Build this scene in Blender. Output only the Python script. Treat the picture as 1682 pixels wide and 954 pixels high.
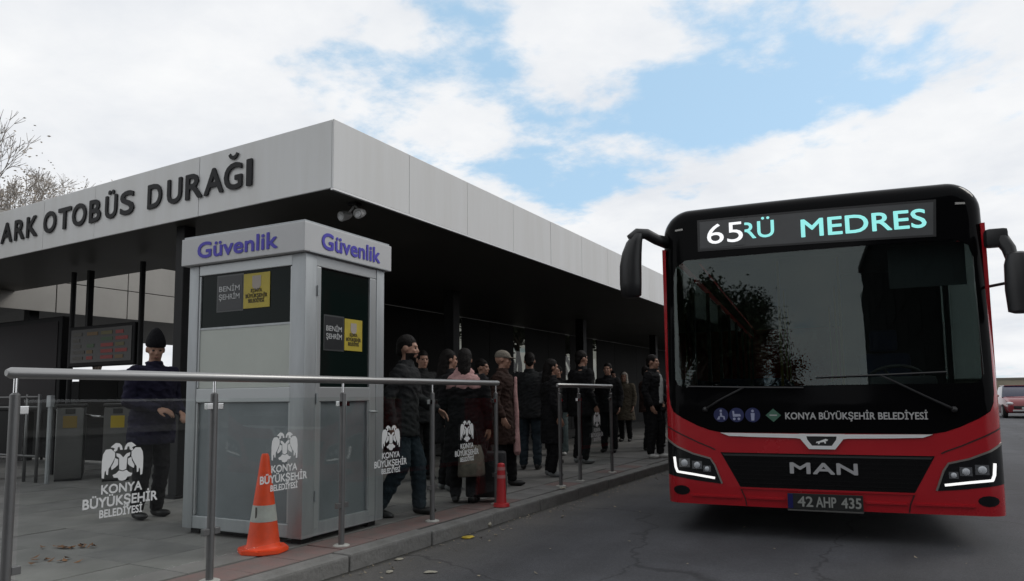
import bpy, bmesh, math, random
from mathutils import Vector, Matrix, noise as mnoise
R_ = math.radians
for o in list(bpy.data.objects):
    bpy.data.objects.remove(o)
scene = bpy.context.scene
COL = scene.collection

# ---------------------------------------------------------------- camera
PSI, TH, PH, FPX, Y0, CAMH = R_(28.863), R_(5.367), R_(-0.622), 1179.04, 540.0, 1.10
_f = Vector((-math.sin(PSI)*math.cos(TH), math.cos(PSI)*math.cos(TH), math.sin(TH)))
_r = Vector((math.cos(PSI), math.sin(PSI), 0))
_u = _r.cross(_f)
CR = _r*math.cos(PH) + _u*math.sin(PH)
CU = -_r*math.sin(PH) + _u*math.cos(PH)
cam_data = bpy.data.cameras.new('camera')
cam = bpy.data.objects.new('camera', cam_data); COL.objects.link(cam)
M = Matrix((CR, CU, -_f)).transposed().to_4x4(); M.translation = (0, 0, CAMH)
cam.matrix_world = M
cam_data.sensor_width = 36; cam_data.lens = FPX/1682*36
cam_data.shift_y = (Y0-477)/1682
cam_data.clip_start = .05; cam_data.clip_end = 3000
scene.camera = cam

# ---------------------------------------------------------------- world: Nishita sky with a layer of broken cloud
SUN_AZ, SUN_EL = R_(42), R_(40)          # azimuth from +Y towards +X
w = bpy.data.worlds.new('World'); scene.world = w; w.use_nodes = True
nt = w.node_tree; nt.nodes.clear()
def N(t, **k):
    n = nt.nodes.new(t)
    for a, b in k.items(): setattr(n, a, b)
    return n
def L(a, b): nt.links.new(a, b)
def math_(op, a, b=None, clamp=False):
    n = N('ShaderNodeMath', operation=op); n.use_clamp = clamp
    for i, x in enumerate((a, b)):
        if x is None: continue
        if isinstance(x, (int, float)): n.inputs[i].default_value = x
        else: L(x, n.inputs[i])
    return n.outputs[0]
sky = N('ShaderNodeTexSky', sky_type='NISHITA'); sky.sun_disc = False
sky.sun_elevation = SUN_EL; sky.sun_rotation = SUN_AZ
sky.air_density = 1.0; sky.dust_density = 1.2; sky.ozone_density = 1.0
tc = N('ShaderNodeTexCoord')
sep = N('ShaderNodeSeparateXYZ'); L(tc.outputs['Generated'], sep.inputs[0])
zc = math_('ADD', math_('MAXIMUM', sep.outputs[2], 0.0), 0.16)
px = math_('DIVIDE', sep.outputs[0], zc); py = math_('DIVIDE', sep.outputs[1], zc)
cmb = N('ShaderNodeCombineXYZ'); L(px, cmb.inputs[0]); L(py, cmb.inputs[1])
def nz(scale, detail, rough, off=(0, 0, 0), dist=0.0):
    mp = N('ShaderNodeMapping'); mp.inputs['Location'].default_value = off; L(cmb.outputs[0], mp.inputs[0])
    n = N('ShaderNodeTexNoise'); n.inputs['Scale'].default_value = scale; n.inputs['Detail'].default_value = detail
    n.inputs['Roughness'].default_value = rough; n.inputs['Distortion'].default_value = dist
    L(mp.outputs[0], n.inputs['Vector']); return n.outputs[0]
n1 = nz(1.15, 9, .56, (3.1, 1.7, 0), .25)
n2 = nz(3.2, 7, .6, (.4, 5.2, 0), .1)
n3 = nz(.55, 3, .5, (7.7, 2.2, 0))
cover = math_('ADD', math_('MULTIPLY', n1, 1.0), math_('MULTIPLY', math_('SUBTRACT', n2, .5), .85))
cover = math_('ADD', cover, math_('MULTIPLY', math_('SUBTRACT', n3, .5), .25))
# breaks in the cloud layer (positions on the layer itself)
brk = 0.16
for (bx, by, rad, amt) in ((-0.421, 1.748, 0.26, 0.27), (-0.171, 1.788, 0.3, 0.27), (0.033, 1.753, 0.2, 0.14), (-0.729, 1.147, 0.13, 0.24), (-0.888, 1.964, 0.3, 0.22), (-0.141, 1.447, 0.2, 0.15)):
    dx = math_('SUBTRACT', px, bx); dy = math_('SUBTRACT', py, by)
    r2 = math_('ADD', math_('MULTIPLY', dx, dx), math_('MULTIPLY', dy, dy))
    g = math_('MULTIPLY', math_('POWER', 2.718, math_('MULTIPLY', r2, -1.0/(rad*rad))), -amt)
    brk = math_('ADD', g, brk)
cover = math_('ADD', cover, brk)
mr = N('ShaderNodeMapRange'); mr.interpolation_type = 'SMOOTHSTEP'
L(cover, mr.inputs[0]); mr.inputs[1].default_value = .36; mr.inputs[2].default_value = .55
# cloud shade: bright tops, light grey thick parts
cs = N('ShaderNodeMapRange'); L(nz(1.9, 7, .6, (9.3, 4.1, 0), .15), cs.inputs[0])
cs.inputs[1].default_value = .33; cs.inputs[2].default_value = .68; cs.inputs[3].default_value = 0; cs.inputs[4].default_value = 1
cm = N('ShaderNodeMix', data_type='RGBA')
L(cs.outputs[0], cm.inputs[0]); cm.inputs[6].default_value = (6.45, 6.7, 7.1, 1); cm.inputs[7].default_value = (7.95, 8.02, 8.1, 1)
sk = N('ShaderNodeMix', data_type='RGBA', blend_type='MIX'); sk.inputs[0].default_value = .65
L(sky.outputs[0], sk.inputs[6]); sk.inputs[7].default_value = (4.3, 6.5, 8.4, 1)   # thin high veil over the blue
skg = N('ShaderNodeVectorMath', operation='MULTIPLY'); L(sk.outputs[2], skg.inputs[0]); skg.inputs[1].default_value = (1.0, 1.0, 1.0)
mx = N('ShaderNodeMix', data_type='RGBA'); L(mr.outputs[0], mx.inputs[0]); L(skg.outputs[0], mx.inputs[6]); L(cm.outputs[2], mx.inputs[7])
bg = N('ShaderNodeBackground'); L(mx.outputs[2], bg.inputs[0]); bg.inputs[1].default_value = .13
wo = N('ShaderNodeOutputWorld'); L(bg.outputs[0], wo.inputs[0])

sd = bpy.data.lights.new('sun', 'SUN'); sd.energy = .9; sd.angle = R_(20); sd.color = (1, .96, .9)
sun = bpy.data.objects.new('sun', sd); COL.objects.link(sun)
sdir = Vector((math.sin(SUN_AZ)*math.cos(SUN_EL), math.cos(SUN_AZ)*math.cos(SUN_EL), math.sin(SUN_EL)))
sun.rotation_euler = sdir.to_track_quat('Z', 'Y').to_euler(); sun.location = sdir*60
vs = scene.view_settings
vs.view_transform = 'Standard'; vs.look = 'None'; vs.gamma = 1; vs.exposure = -0.1; vs.use_curve_mapping = False
scene.render.engine = 'CYCLES'

# ---------------------------------------------------------------- materials
MATS = {}
def mat(name, col, rough=.6, metal=0, var=0, vscale=6, bump=0, bscale=40, spec=.5, coat=0, emit=None, estr=0, col2=None, detail=6, stretch=None):
    if name in MATS: return MATS[name]
    m = bpy.data.materials.new(name); m.use_nodes = True; t = m.node_tree; b = t.nodes['Principled BSDF']
    b.inputs['Base Color'].default_value = (*col, 1); b.inputs['Roughness'].default_value = rough
    b.inputs['Metallic'].default_value = metal; b.inputs['Specular IOR Level'].default_value = spec
    b.inputs['Coat Weight'].default_value = coat; b.inputs['Coat Roughness'].default_value = .06
    if emit: b.inputs['Emission Color'].default_value = (*emit, 1); b.inputs['Emission Strength'].default_value = estr
    tcn = t.nodes.new('ShaderNodeTexCoord'); src = tcn.outputs['Object']
    if stretch:
        mp = t.nodes.new('ShaderNodeMapping'); mp.inputs['Scale'].default_value = stretch; t.links.new(src, mp.inputs[0]); src = mp.outputs[0]
    if var or col2:
        n = t.nodes.new('ShaderNodeTexNoise'); n.inputs['Scale'].default_value = vscale; n.inputs['Detail'].default_value = detail
        n.inputs['Roughness'].default_value = .62; t.links.new(src, n.inputs['Vector'])
        mp = t.nodes.new('ShaderNodeMapRange'); mp.inputs[1].default_value = .35; mp.inputs[2].default_value = .66
        t.links.new(n.outputs[0], mp.inputs[0])
        mm = t.nodes.new('ShaderNodeMix'); mm.data_type = 'RGBA'; t.links.new(mp.outputs[0], mm.inputs[0])
        c2 = col2 or tuple(min(1, c*(1+var)) for c in col); c1 = col if col2 else tuple(c*(1-var) for c in col)
        mm.inputs[6].default_value = (*c1, 1); mm.inputs[7].default_value = (*c2, 1)
        t.links.new(mm.outputs[2], b.inputs['Base Color'])
        if not metal:
            rr = t.nodes.new('ShaderNodeMapRange'); t.links.new(n.outputs[0], rr.inputs[0])
            rr.inputs[3].default_value = max(0, rough-.08); rr.inputs[4].default_value = min(1, rough+.08); t.links.new(rr.outputs[0], b.inputs['Roughness'])
    if bump:
        n = t.nodes.new('ShaderNodeTexNoise'); n.inputs['Scale'].default_value = bscale; n.inputs['Detail'].default_value = 5
        t.links.new(src, n.inputs['Vector'])
        bp = t.nodes.new('ShaderNodeBump'); bp.inputs['Strength'].default_value = bump; bp.inputs['Distance'].default_value = .02
        t.links.new(n.outputs[0], bp.inputs['Height']); t.links.new(bp.outputs[0], b.inputs['Normal'])
    MATS[name] = m; return m
def glass(name, tint=(.9, .95, .93), ior=1.45, rough=0.0, gcol=(1, 1, 1)):
    if name in MATS: return MATS[name]
    m = bpy.data.materials.new(name); m.use_nodes = True; t = m.node_tree; t.nodes.clear()
    o = t.nodes.new('ShaderNodeOutputMaterial'); mi = t.nodes.new('ShaderNodeMixShader')
    tr = t.nodes.new('ShaderNodeBsdfTransparent'); tr.inputs[0].default_value = (*tint, 1)
    gl = t.nodes.new('ShaderNodeBsdfGlossy'); gl.inputs['Roughness'].default_value = rough; gl.inputs[0].default_value = (*gcol, 1)
    fr = t.nodes.new('ShaderNodeFresnel'); ge = t.nodes.new('ShaderNodeNewGeometry'); io = t.nodes.new('ShaderNodeMapRange')   # same index from either side of the sheet
    io.inputs[3].default_value = ior; io.inputs[4].default_value = 1/ior; t.links.new(ge.outputs['Backfacing'], io.inputs[0]); t.links.new(io.outputs[0], fr.inputs[0])
    t.links.new(fr.outputs[0], mi.inputs[0]); t.links.new(tr.outputs[0], mi.inputs[1]); t.links.new(gl.outputs[0], mi.inputs[2]); t.links.new(mi.outputs[0], o.inputs[0])
    MATS[name] = m; return m

# ---------------------------------------------------------------- object helpers
def obj(name, bm, m, parent=None, loc=None, smooth=False, angle=None):
    if isinstance(bm, bpy.types.Mesh): me = bm
    else:
        bmesh.ops.recalc_face_normals(bm, faces=bm.faces)
        me = bpy.data.meshes.new(name); bm.to_mesh(me); bm.free()
    if isinstance(m, (list, tuple)):
        if not me.materials:
            for k in m: me.materials.append(k)
    elif not me.materials: me.materials.append(m)
    if smooth and me.polygons:
        me.polygons.foreach_set('use_smooth', [True]*len(me.polygons))
        if angle: me.set_sharp_from_angle(angle=R_(angle))
    o = bpy.data.objects.new(name, me); COL.objects.link(o)
    if parent: o.parent = parent
    if loc: o.location = loc
    return o
def tag(o, label, cat, group=None):
    o['label'] = label; o['category'] = cat
    if group: o['group'] = group
    return o
def thing(name, label, cat, loc=(0, 0, 0), rotz=0, group=None):
    o = bpy.data.objects.new(name, None); COL.objects.link(o); o.empty_display_size = .2
    o.location = loc; o.rotation_euler = (0, 0, rotz); return tag(o, label, cat, group)
def struct(o): o['kind'] = 'structure'; return o
def copy_tree(o, parent=None):
    c = o.copy(); COL.objects.link(c); c.parent = parent
    for ch in list(o.children): copy_tree(ch, c)
    return c
def BM(): return bmesh.new()
def box(bm, x0, x1, y0, y1, z0, z1, bev=0):
    b2 = bm if not bev else BM()
    vs_ = [b2.verts.new((x, y, z)) for z in (z0, z1) for y in (y0, y1) for x in (x0, x1)]
    for f in ((0, 1, 3, 2), (4, 6, 7, 5), (0, 4, 5, 1), (1, 5, 7, 3), (3, 7, 6, 2), (2, 6, 4, 0)): b2.faces.new([vs_[i] for i in f])
    if bev:
        bmesh.ops.bevel(b2, geom=list(b2.edges), offset=bev, segments=2, affect='EDGES', profile=.6)
        join(bm, b2)
    return bm
def join(bm, b2, mtx=None):
    if mtx: b2.transform(mtx)
    me = bpy.data.meshes.new('tmp'); b2.to_mesh(me); b2.free(); bm.from_mesh(me); bpy.data.meshes.remove(me)
def frame_of(d):
    d = Vector(d).normalized(); a = Vector((0, 0, 1)) if abs(d.z) < .9 else Vector((1, 0, 0))
    x = d.cross(a).normalized(); y = d.cross(x).normalized(); return x, y, d
def tube(bm, pts, rad, seg=10, caps=True):
    pts = [Vector(p) for p in pts]; rs = rad if isinstance(rad, (list, tuple)) else [rad]*len(pts)
    rings = []; px_ = None
    for i, p in enumerate(pts):
        d = (pts[min(i+1, len(pts)-1)]-pts[max(i-1, 0)])
        if d.length < 1e-9: d = Vector((0, 0, 1))
        d.normalize()
        if px_ is None: x, y, _ = frame_of(d)
        else:
            x = (px_ - d*px_.dot(d)).normalized(); y = d.cross(x)
        px_ = x
        rings.append([bm.verts.new(p+(x*math.cos(2*math.pi*k/seg)+y*math.sin(2*math.pi*k/seg))*rs[i]) for k in range(seg)])
    for a, b in zip(rings, rings[1:]):
        for k in range(seg): bm.faces.new((a[k], a[(k+1) % seg], b[(k+1) % seg], b[k]))
    if caps:
        bm.faces.new(rings[0][::-1]); bm.faces.new(rings[-1])
    return bm
def loft(bm, rings, seg=16, caps=True):
    """rings: (cx,cy,cz,rx,ry)"""
    rr = [[bm.verts.new((cx+rx*math.cos(2*math.pi*k/seg), cy+ry*math.sin(2*math.pi*k/seg), cz)) for k in range(seg)] for cx, cy, cz, rx, ry in rings]
    for a, b in zip(rr, rr[1:]):
        for k in range(seg): bm.faces.new((a[k], a[(k+1) % seg], b[(k+1) % seg], b[k]))
    if caps: bm.faces.new(rr[0][::-1]); bm.faces.new(rr[-1])
    return bm
def ell(bm, c, r, seg=12, rings=8, rot=None):
    b2 = BM(); bmesh.ops.create_uvsphere(b2, u_segments=seg, v_segments=rings, radius=1)
    m = Matrix.Translation(c) @ (rot.to_4x4() if rot else Matrix()) @ Matrix.Diagonal((*r, 1)); join(bm, b2, m)
def capsule(bm, a, b, ra, rb, seg=10):
    a, b = Vector(a), Vector(b); d = (b-a); l = d.length
    if l < 1e-6: return
    d /= l; pts = []; rs = []
    for t in (90, 60, 30): pts.append(a-d*ra*math.sin(R_(t))); rs.append(max(ra*math.cos(R_(t)), ra*.05))
    pts.append(a); rs.append(ra); pts.append(b); rs.append(rb)
    for t in (30, 60, 90): pts.append(b+d*rb*math.sin(R_(t))); rs.append(max(rb*math.cos(R_(t)), rb*.05))
    tube(bm, pts, rs, seg)
def prism(bm, poly, h, mtx=None):
    """poly in xy, extruded along +z by h"""
    b2 = BM(); a = [b2.verts.new((x, y, 0)) for x, y in poly]; es = [b2.edges.new((a[i], a[(i+1) % len(a)])) for i in range(len(a))]
    bmesh.ops.triangle_fill(b2, edges=es, use_beauty=True, use_dissolve=False)
    fs = list(b2.faces)
    if h:
        r = bmesh.ops.extrude_face_region(b2, geom=fs)
        bmesh.ops.translate(b2, verts=[v for v in r['geom'] if isinstance(v, bmesh.types.BMVert)], vec=(0, 0, h))
    join(bm, b2, mtx)
def text_mesh(s, cap, bold=.02, extrude=0.0, align='LEFT', width=None, sx=1.0):
    """text in the xz plane facing -y, cap height `cap`, baseline z=0"""
    c = bpy.data.curves.new('t', 'FONT'); c.body = s; c.size = 1; c.offset = 0; c.extrude = 0; c.resolution_u = 4
    o = bpy.data.objects.new('t', c); COL.objects.link(o)
    dg = bpy.context.evaluated_depsgraph_get(); me = bpy.data.meshes.new_from_object(o.evaluated_get(dg))
    bpy.data.objects.remove(o); bpy.data.curves.remove(c)
    k = cap/.69; xs = [v.co.x for v in me.vertices]; x0, x1 = min(xs), max(xs)
    kx = k*sx if width is None else width/(x1-x0)
    xo = {'LEFT': x0, 'CENTER': (x0+x1)/2, 'RIGHT': x1}[align]
    b = BM(); b.from_mesh(me); bpy.data.meshes.remove(me)
    for v in b.verts: v.co = ((v.co.x-xo)*kx, 0, v.co.y*k)
    def deep(b_):
        if extrude:
            r = bmesh.ops.extrude_face_region(b_, geom=list(b_.faces))
            bmesh.ops.translate(b_, verts=[v for v in r['geom'] if isinstance(v, bmesh.types.BMVert)], vec=(0, -extrude, 0))
        return b_
    if bold:                                   # heavier weight: strokes thickened by shifted copies
        src_ = bpy.data.meshes.new('tm'); b.to_mesh(src_); b.free(); b = BM(); w_ = bold*k
        for q, (dx, dz) in enumerate(((0, 0), (1, 0), (-1, 0), (0, 1), (0, -1), (.7, .7), (-.7, .7), (.7, -.7), (-.7, -.7))):
            c_ = BM(); c_.from_mesh(src_); deep(c_); join(b, c_, Matrix.Translation((dx*w_, -.00018*q, dz*w_)))
        bpy.data.meshes.remove(src_); return b
    return deep(b)
rnd = random.Random(7)
ROADZ = -.12

# ================================================================ SETTING
m_asph = mat('asphalt', (.060, .061, .068), .82, var=.25, vscale=1.1, bump=.5, bscale=160, detail=10)
def asphalt_nodes():
    t = m_asph.node_tree; b = t.nodes['Principled BSDF']
    base = b.inputs['Base Color'].links[0].from_socket
    tcn = t.nodes.new('ShaderNodeTexCoord'); sp = t.nodes.new('ShaderNodeSeparateXYZ'); t.links.new(tcn.outputs['Object'], sp.inputs[0])
    # grey-brown dust and grit swept into the gutter
    n = t.nodes.new('ShaderNodeTexNoise'); n.inputs['Scale'].default_value = .9; n.inputs['Detail'].default_value = 8; t.links.new(tcn.outputs['Object'], n.inputs['Vector'])
    a = t.nodes.new('ShaderNodeMath'); a.operation = 'MULTIPLY_ADD'; t.links.new(n.outputs[0], a.inputs[0]); a.inputs[1].default_value = 1.5; t.links.new(sp.outputs[0], a.inputs[2])
    mr_ = t.nodes.new('ShaderNodeMapRange'); mr_.interpolation_type = 'SMOOTHSTEP'; t.links.new(a.outputs[0], mr_.inputs[0])
    mr_.inputs[1].default_value = -1.7; mr_.inputs[2].default_value = -3.0; mr_.inputs[3].default_value = 0; mr_.inputs[4].default_value = .8
    mm = t.nodes.new('ShaderNodeMix'); mm.data_type = 'RGBA'; t.links.new(mr_.outputs[0], mm.inputs[0]); t.links.new(base, mm.inputs[6]); mm.inputs[7].default_value = (.115, .108, .098, 1)
    # black damp grime at the foot of the kerb
    gr = t.nodes.new('ShaderNodeMath'); gr.operation = 'MULTIPLY_ADD'; t.links.new(n.outputs[0], gr.inputs[0]); gr.inputs[1].default_value = -.12; t.links.new(sp.outputs[0], gr.inputs[2])
    gm = t.nodes.new('ShaderNodeMapRange'); gm.interpolation_type = 'SMOOTHSTEP'; t.links.new(gr.outputs[0], gm.inputs[0]); gm.inputs[1].default_value = -3.50; gm.inputs[2].default_value = -3.59; gm.inputs[3].default_value = 0; gm.inputs[4].default_value = .9
    gx = t.nodes.new('ShaderNodeMix'); gx.data_type = 'RGBA'; t.links.new(gm.outputs[0], gx.inputs[0]); t.links.new(mm.outputs[2], gx.inputs[6]); gx.inputs[7].default_value = (.018, .017, .013, 1); mm = gx
    # aggregate speckle
    v = t.nodes.new('ShaderNodeTexVoronoi'); v.inputs['Scale'].default_value = 95; t.links.new(tcn.outputs['Object'], v.inputs['Vector'])
    hs = t.nodes.new('ShaderNodeMix'); hs.data_type = 'RGBA'; hs.blend_type = 'MULTIPLY'; hs.inputs[0].default_value = .55
    cr = t.nodes.new('ShaderNodeMapRange'); t.links.new(v.outputs['Color'], cr.inputs[0]); cr.inputs[3].default_value = .55; cr.inputs[4].default_value = 1.35
    t.links.new(mm.outputs[2], hs.inputs[6]); t.links.new(cr.outputs[0], hs.inputs[7])
    # worn cracks and sealed joints
    nd = t.nodes.new('ShaderNodeTexNoise'); nd.inputs['Scale'].default_value = 2.2; nd.inputs['Detail'].default_value = 6; t.links.new(tcn.outputs['Object'], nd.inputs['Vector'])
    ad = t.nodes.new('ShaderNodeVectorMath'); ad.operation = 'MULTIPLY_ADD'; t.links.new(nd.outputs['Color'], ad.inputs[0]); ad.inputs[1].default_value = (.6, .6, 0); t.links.new(tcn.outputs['Object'], ad.inputs[2])
    vc = t.nodes.new('ShaderNodeTexVoronoi'); vc.feature = 'DISTANCE_TO_EDGE'; vc.inputs['Scale'].default_value = .33; t.links.new(ad.outputs[0], vc.inputs['Vector'])
    ck = t.nodes.new('ShaderNodeMapRange'); t.links.new(vc.outputs[0], ck.inputs[0]); ck.inputs[1].default_value = .0015; ck.inputs[2].default_value = .006; ck.inputs[3].default_value = .55; ck.inputs[4].default_value = 1
    # darker oily wheel tracks along the lane
    wv = t.nodes.new('ShaderNodeTexNoise'); wv.inputs['Scale'].default_value = 1.0; wv.inputs['Detail'].default_value = 6
    mpw = t.nodes.new('ShaderNodeMapping'); mpw.inputs['Scale'].default_value = (1.3, .09, 1); t.links.new(tcn.outputs['Object'], mpw.inputs[0]); t.links.new(mpw.outputs[0], wv.inputs['Vector'])
    wr = t.nodes.new('ShaderNodeMapRange'); t.links.new(wv.outputs[0], wr.inputs[0]); wr.inputs[1].default_value = .35; wr.inputs[2].default_value = .65; wr.inputs[3].default_value = .72; wr.inputs[4].default_value = 1.18
    mu = t.nodes.new('ShaderNodeMath'); mu.operation = 'MULTIPLY'; t.links.new(ck.outputs[0], mu.inputs[0]); t.links.new(wr.outputs[0], mu.inputs[1])
    fin = t.nodes.new('ShaderNodeMix'); fin.data_type = 'RGBA'; fin.blend_type = 'MULTIPLY'; fin.inputs[0].default_value = 1
    t.links.new(hs.outputs[2], fin.inputs[6]); t.links.new(mu.outputs[0], fin.inputs[7]); t.links.new(fin.outputs[2], b.inputs['Base Color'])
asphalt_nodes()
m_ground = mat('ground_soil', (.09, .085, .075), .95, var=.3, vscale=.3)
m_pave = mat('paving_grey', (.175, .171, .163), .7, var=.2, vscale=2.3, bump=.15, bscale=70, detail=9)
m_pave2 = mat('paving_grey_b', (.165, .162, .156), .66, var=.22, vscale=2.9, bump=.15, bscale=70, detail=9)
m_pave3 = mat('paving_grey_c', (.188, .184, .174), .72, var=.2, vscale=2.0, bump=.15, bscale=70, detail=9)
m_redp = mat('paving_red', (.21, .13, .118), .8, var=.35, vscale=6, bump=.2, bscale=60, col2=(.16, .135, .125))
m_kerb = mat('kerb_concrete', (.20, .197, .188), .85, var=.3, vscale=5, bump=.4, bscale=40, col2=(.135, .133, .125))
m_joint = mat('joint_dirt', (.11, .107, .10), .95, var=.2, vscale=9)

def sheet(name, x0, x1, y0, y1, z, m):
    b = BM(); b.faces.new([b.verts.new(p) for p in ((x0, y0, z), (x1, y0, z), (x1, y1, z), (x0, y1, z))]); return struct(obj(name, b, m))
sheet('ground', -900, 900, -900, 1500, -.2, m_ground)
b = BM(); box(b, -3.54, 16, -70, 300, -.4, ROADZ); struct(obj('road', b, m_asph))
b = BM(); box(b, -60, -3.7, -70, 160, -.4, -.006); sidewalk = struct(obj('sidewalk', b, m_joint))
b = BM(); box(b, 16, 22, -70, 300, -.4, 0.0); struct(obj('pavement_far_side', b, m_pave))
# kerb stones
kb = BM(); box(kb, -.085, .085, -.494, .494, -.28, 0, bev=.018)
kerb = struct(obj('kerb', (lambda bb: box(bb, -3.69, -3.55, -70, 1.0, -.39, -.004))(BM()), m_kerb))
kb2 = None
for i in range(46):
    if i == 0:
        k0 = obj('kerb_stone', kb, m_kerb, kerb); k = k0
    else: k = k0.copy(); COL.objects.link(k)
    k.location = (-3.615+rnd.uniform(-.006, .006), 1.5+i, rnd.uniform(-.008, .004)); k.rotation_euler = (rnd.uniform(-.004, .004), rnd.uniform(-.02, .02), rnd.uniform(-.004, .004))
b = BM(); box(b, -3.69, -3.55, 47, 160, -.39, -.004); obj('kerb_run', b, m_kerb, kerb)
# paving slabs, near field built singly; the far walk is laid in longer courses
sb = BM(); box(sb, -.2985, .2985, -.2985, .2985, -.05, 0, bev=.004)
slab_me = None; slabs = 0
for ix in range(12):
    for iy in range(18):
        x = -4.36-.6*ix-.02; y = 1.6+.6*iy
        if slab_me is None:
            o = obj('paving_slab', sb, None, sidewalk); slab_me = o.data
        else:
            o = bpy.data.objects.new('paving_slab', slab_me); COL.objects.link(o); o.parent = sidewalk
        slabs += 1
        o.location = (x, y, rnd.uniform(-.003, .003)); o.rotation_euler = (rnd.uniform(-.003, .003), rnd.uniform(-.003, .003), 0)
        o.material_slots[0].link = 'OBJECT'; o.material_slots[0].material = rnd.choice((m_pave, m_pave, m_pave2, m_pave3))
rb = BM(); box(rb, -.172, .172, -.197, .197, -.05, 0, bev=.005); red_me = None
for iy in range(62):
    if red_me is None: o = obj('paving_slab', rb, None, sidewalk); red_me = o.data
    else: o = bpy.data.objects.new('paving_slab', red_me); COL.objects.link(o); o.parent = sidewalk
    o.location = (-3.878, 1.5+.4*iy, rnd.uniform(-.003, .003)); o.rotation_euler = (rnd.uniform(-.004, .004), rnd.uniform(-.006, .006), 0)
    o.material_slots[0].link = 'OBJECT'; o.material_slots[0].material = m_redp if 3 < iy < 14 or rnd.random() < .25 else rnd.choice((m_pave, m_pave2))
fb = BM()
for iy in range(80):
    for (x0, x1) in ((-11.58, -9.2), (-9.19, -6.8), (-6.79, -4.065)):
        box(fb, x0, x1, 12.2+.6*iy, 12.2+.6*iy+.594, -.05, rnd.uniform(-.003, .002))
for iy in range(60): box(fb, -30, -11.59, -6+.9*iy, -6+.9*iy+.894, -.05, rnd.uniform(-.003, .002))
for iy in range(14): box(fb, -11.58, -4.065, 1.29-.6*(iy+1), 1.29-.6*iy-.006, -.05, rnd.uniform(-.003, .002))
o = obj('paving_courses', fb, m_pave, sidewalk); o['kind'] = 'stuff'

# ================================================================ SHELTER
m_fascia = mat('fascia_panel', (.70, .705, .70), .42, vscale=2.2, spec=.4, col2=(.655, .655, .64), stretch=(2.2, 2.2, .22), detail=8)
m_fjoint = mat('fascia_joint', (.18, .18, .18), .8)
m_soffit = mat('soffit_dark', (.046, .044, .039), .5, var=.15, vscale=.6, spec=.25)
m_ceil = mat('ceiling_light', (.40, .385, .36), .7, var=.08, vscale=.8)
m_steel_d = mat('dark_steel', (.014, .014, .015), .5, var=.2, vscale=5, spec=.2)
m_black = mat('black_paint', (.008, .008, .009), .5, spec=.12)
m_letter = mat('letter_black', (.008, .008, .009), .5, spec=.2)
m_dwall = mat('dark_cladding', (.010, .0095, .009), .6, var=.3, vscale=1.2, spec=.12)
SK = math.tan(R_(1.84)); CX, CY = -4.70, 5.03; ZB, ZT = 3.10, 3.772
shelter = thing('bus_shelter', 'long flat roofed bus station shelter with pale grey fascia and black letters', 'shelter', (CX, CY, 0))
def endy(x): return -x*SK*1.0           # local: end edge, x<=0 → y grows
YE = 58.0; XE = -5.28; XG = -13.4; GD = 1.95      # main roof depth; gate canopy end and depth
# soffit and roof deck
b = BM()
pts = [(0, 0), (0, YE), (XE, YE), (XE, endy(XE))]
inn = [(-.03, .03), (-.03, YE), (XE, YE), (XE, GD), (XG, GD+.1), (XG, endy(XG)+.03)]
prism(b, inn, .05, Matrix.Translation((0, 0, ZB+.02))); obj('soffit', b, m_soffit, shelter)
b = BM(); prism(b, [(-.06, .06), (-.06, YE), (XE, YE), (XE, GD), (XG, GD+.1), (XG, endy(XG)+.06)], .12, Matrix.Translation((0, 0, ZT-.16))); obj('roof_deck', b, mat('roof_felt', (.2, .2, .2), .9), shelter)
# fascia cassettes: long side
fj = BM(); box(fj, -.055, -.022, .03, YE, ZB+.03, ZT-.01); obj('fascia_frame', fj, m_fjoint, shelter)
fj = BM()
prism(fj, [(-.06, .022), (XG, endy(XG)+.022), (XG, endy(XG)+.05), (-.06, .05)], ZT-ZB-.05, Matrix.Translation((0, 0, ZB+.03))); obj('fascia_frame', fj, m_fjoint, shelter)
y = 0.0; pw = 1.19; i = 0
while y < YE:
    b = BM(); box(b, -.022, .0, y+(.003 if i else 0), y+pw-.003, ZB, ZT, bev=.004)
    o = obj('fascia_panel', b, m_fascia, shelter); o.location.x = rnd.uniform(-.0015, .0015); y += pw; i += 1
# end side
ang = math.atan(SK)
def endpanel(s0, s1):
    b = BM(); box(b, s0+.003, s1-.003, 0, .022, ZB, ZT, bev=.004); o = obj('fascia_panel', b, m_fascia, shelter)
    o.rotation_euler = (rnd.uniform(-.001, .001), 0, -ang); o.location = (0, 0, 0); return o
for k, s in enumerate((-.025, -2.02, -4.05, -5.26, -7.2, -9.2, -11.2)):
    e = (-2.02, -4.05, -5.26, -7.2, -9.2, -11.2, -13.4)[k]; endpanel(e, s)
# thin drip edge under the long fascia
b = BM(); box(b, -.03, .004, .0, YE, ZB-.022, ZB-.002); obj('drip_edge', b, mat('alu_edge', (.6, .6, .6), .35, metal=.6), shelter)
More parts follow.
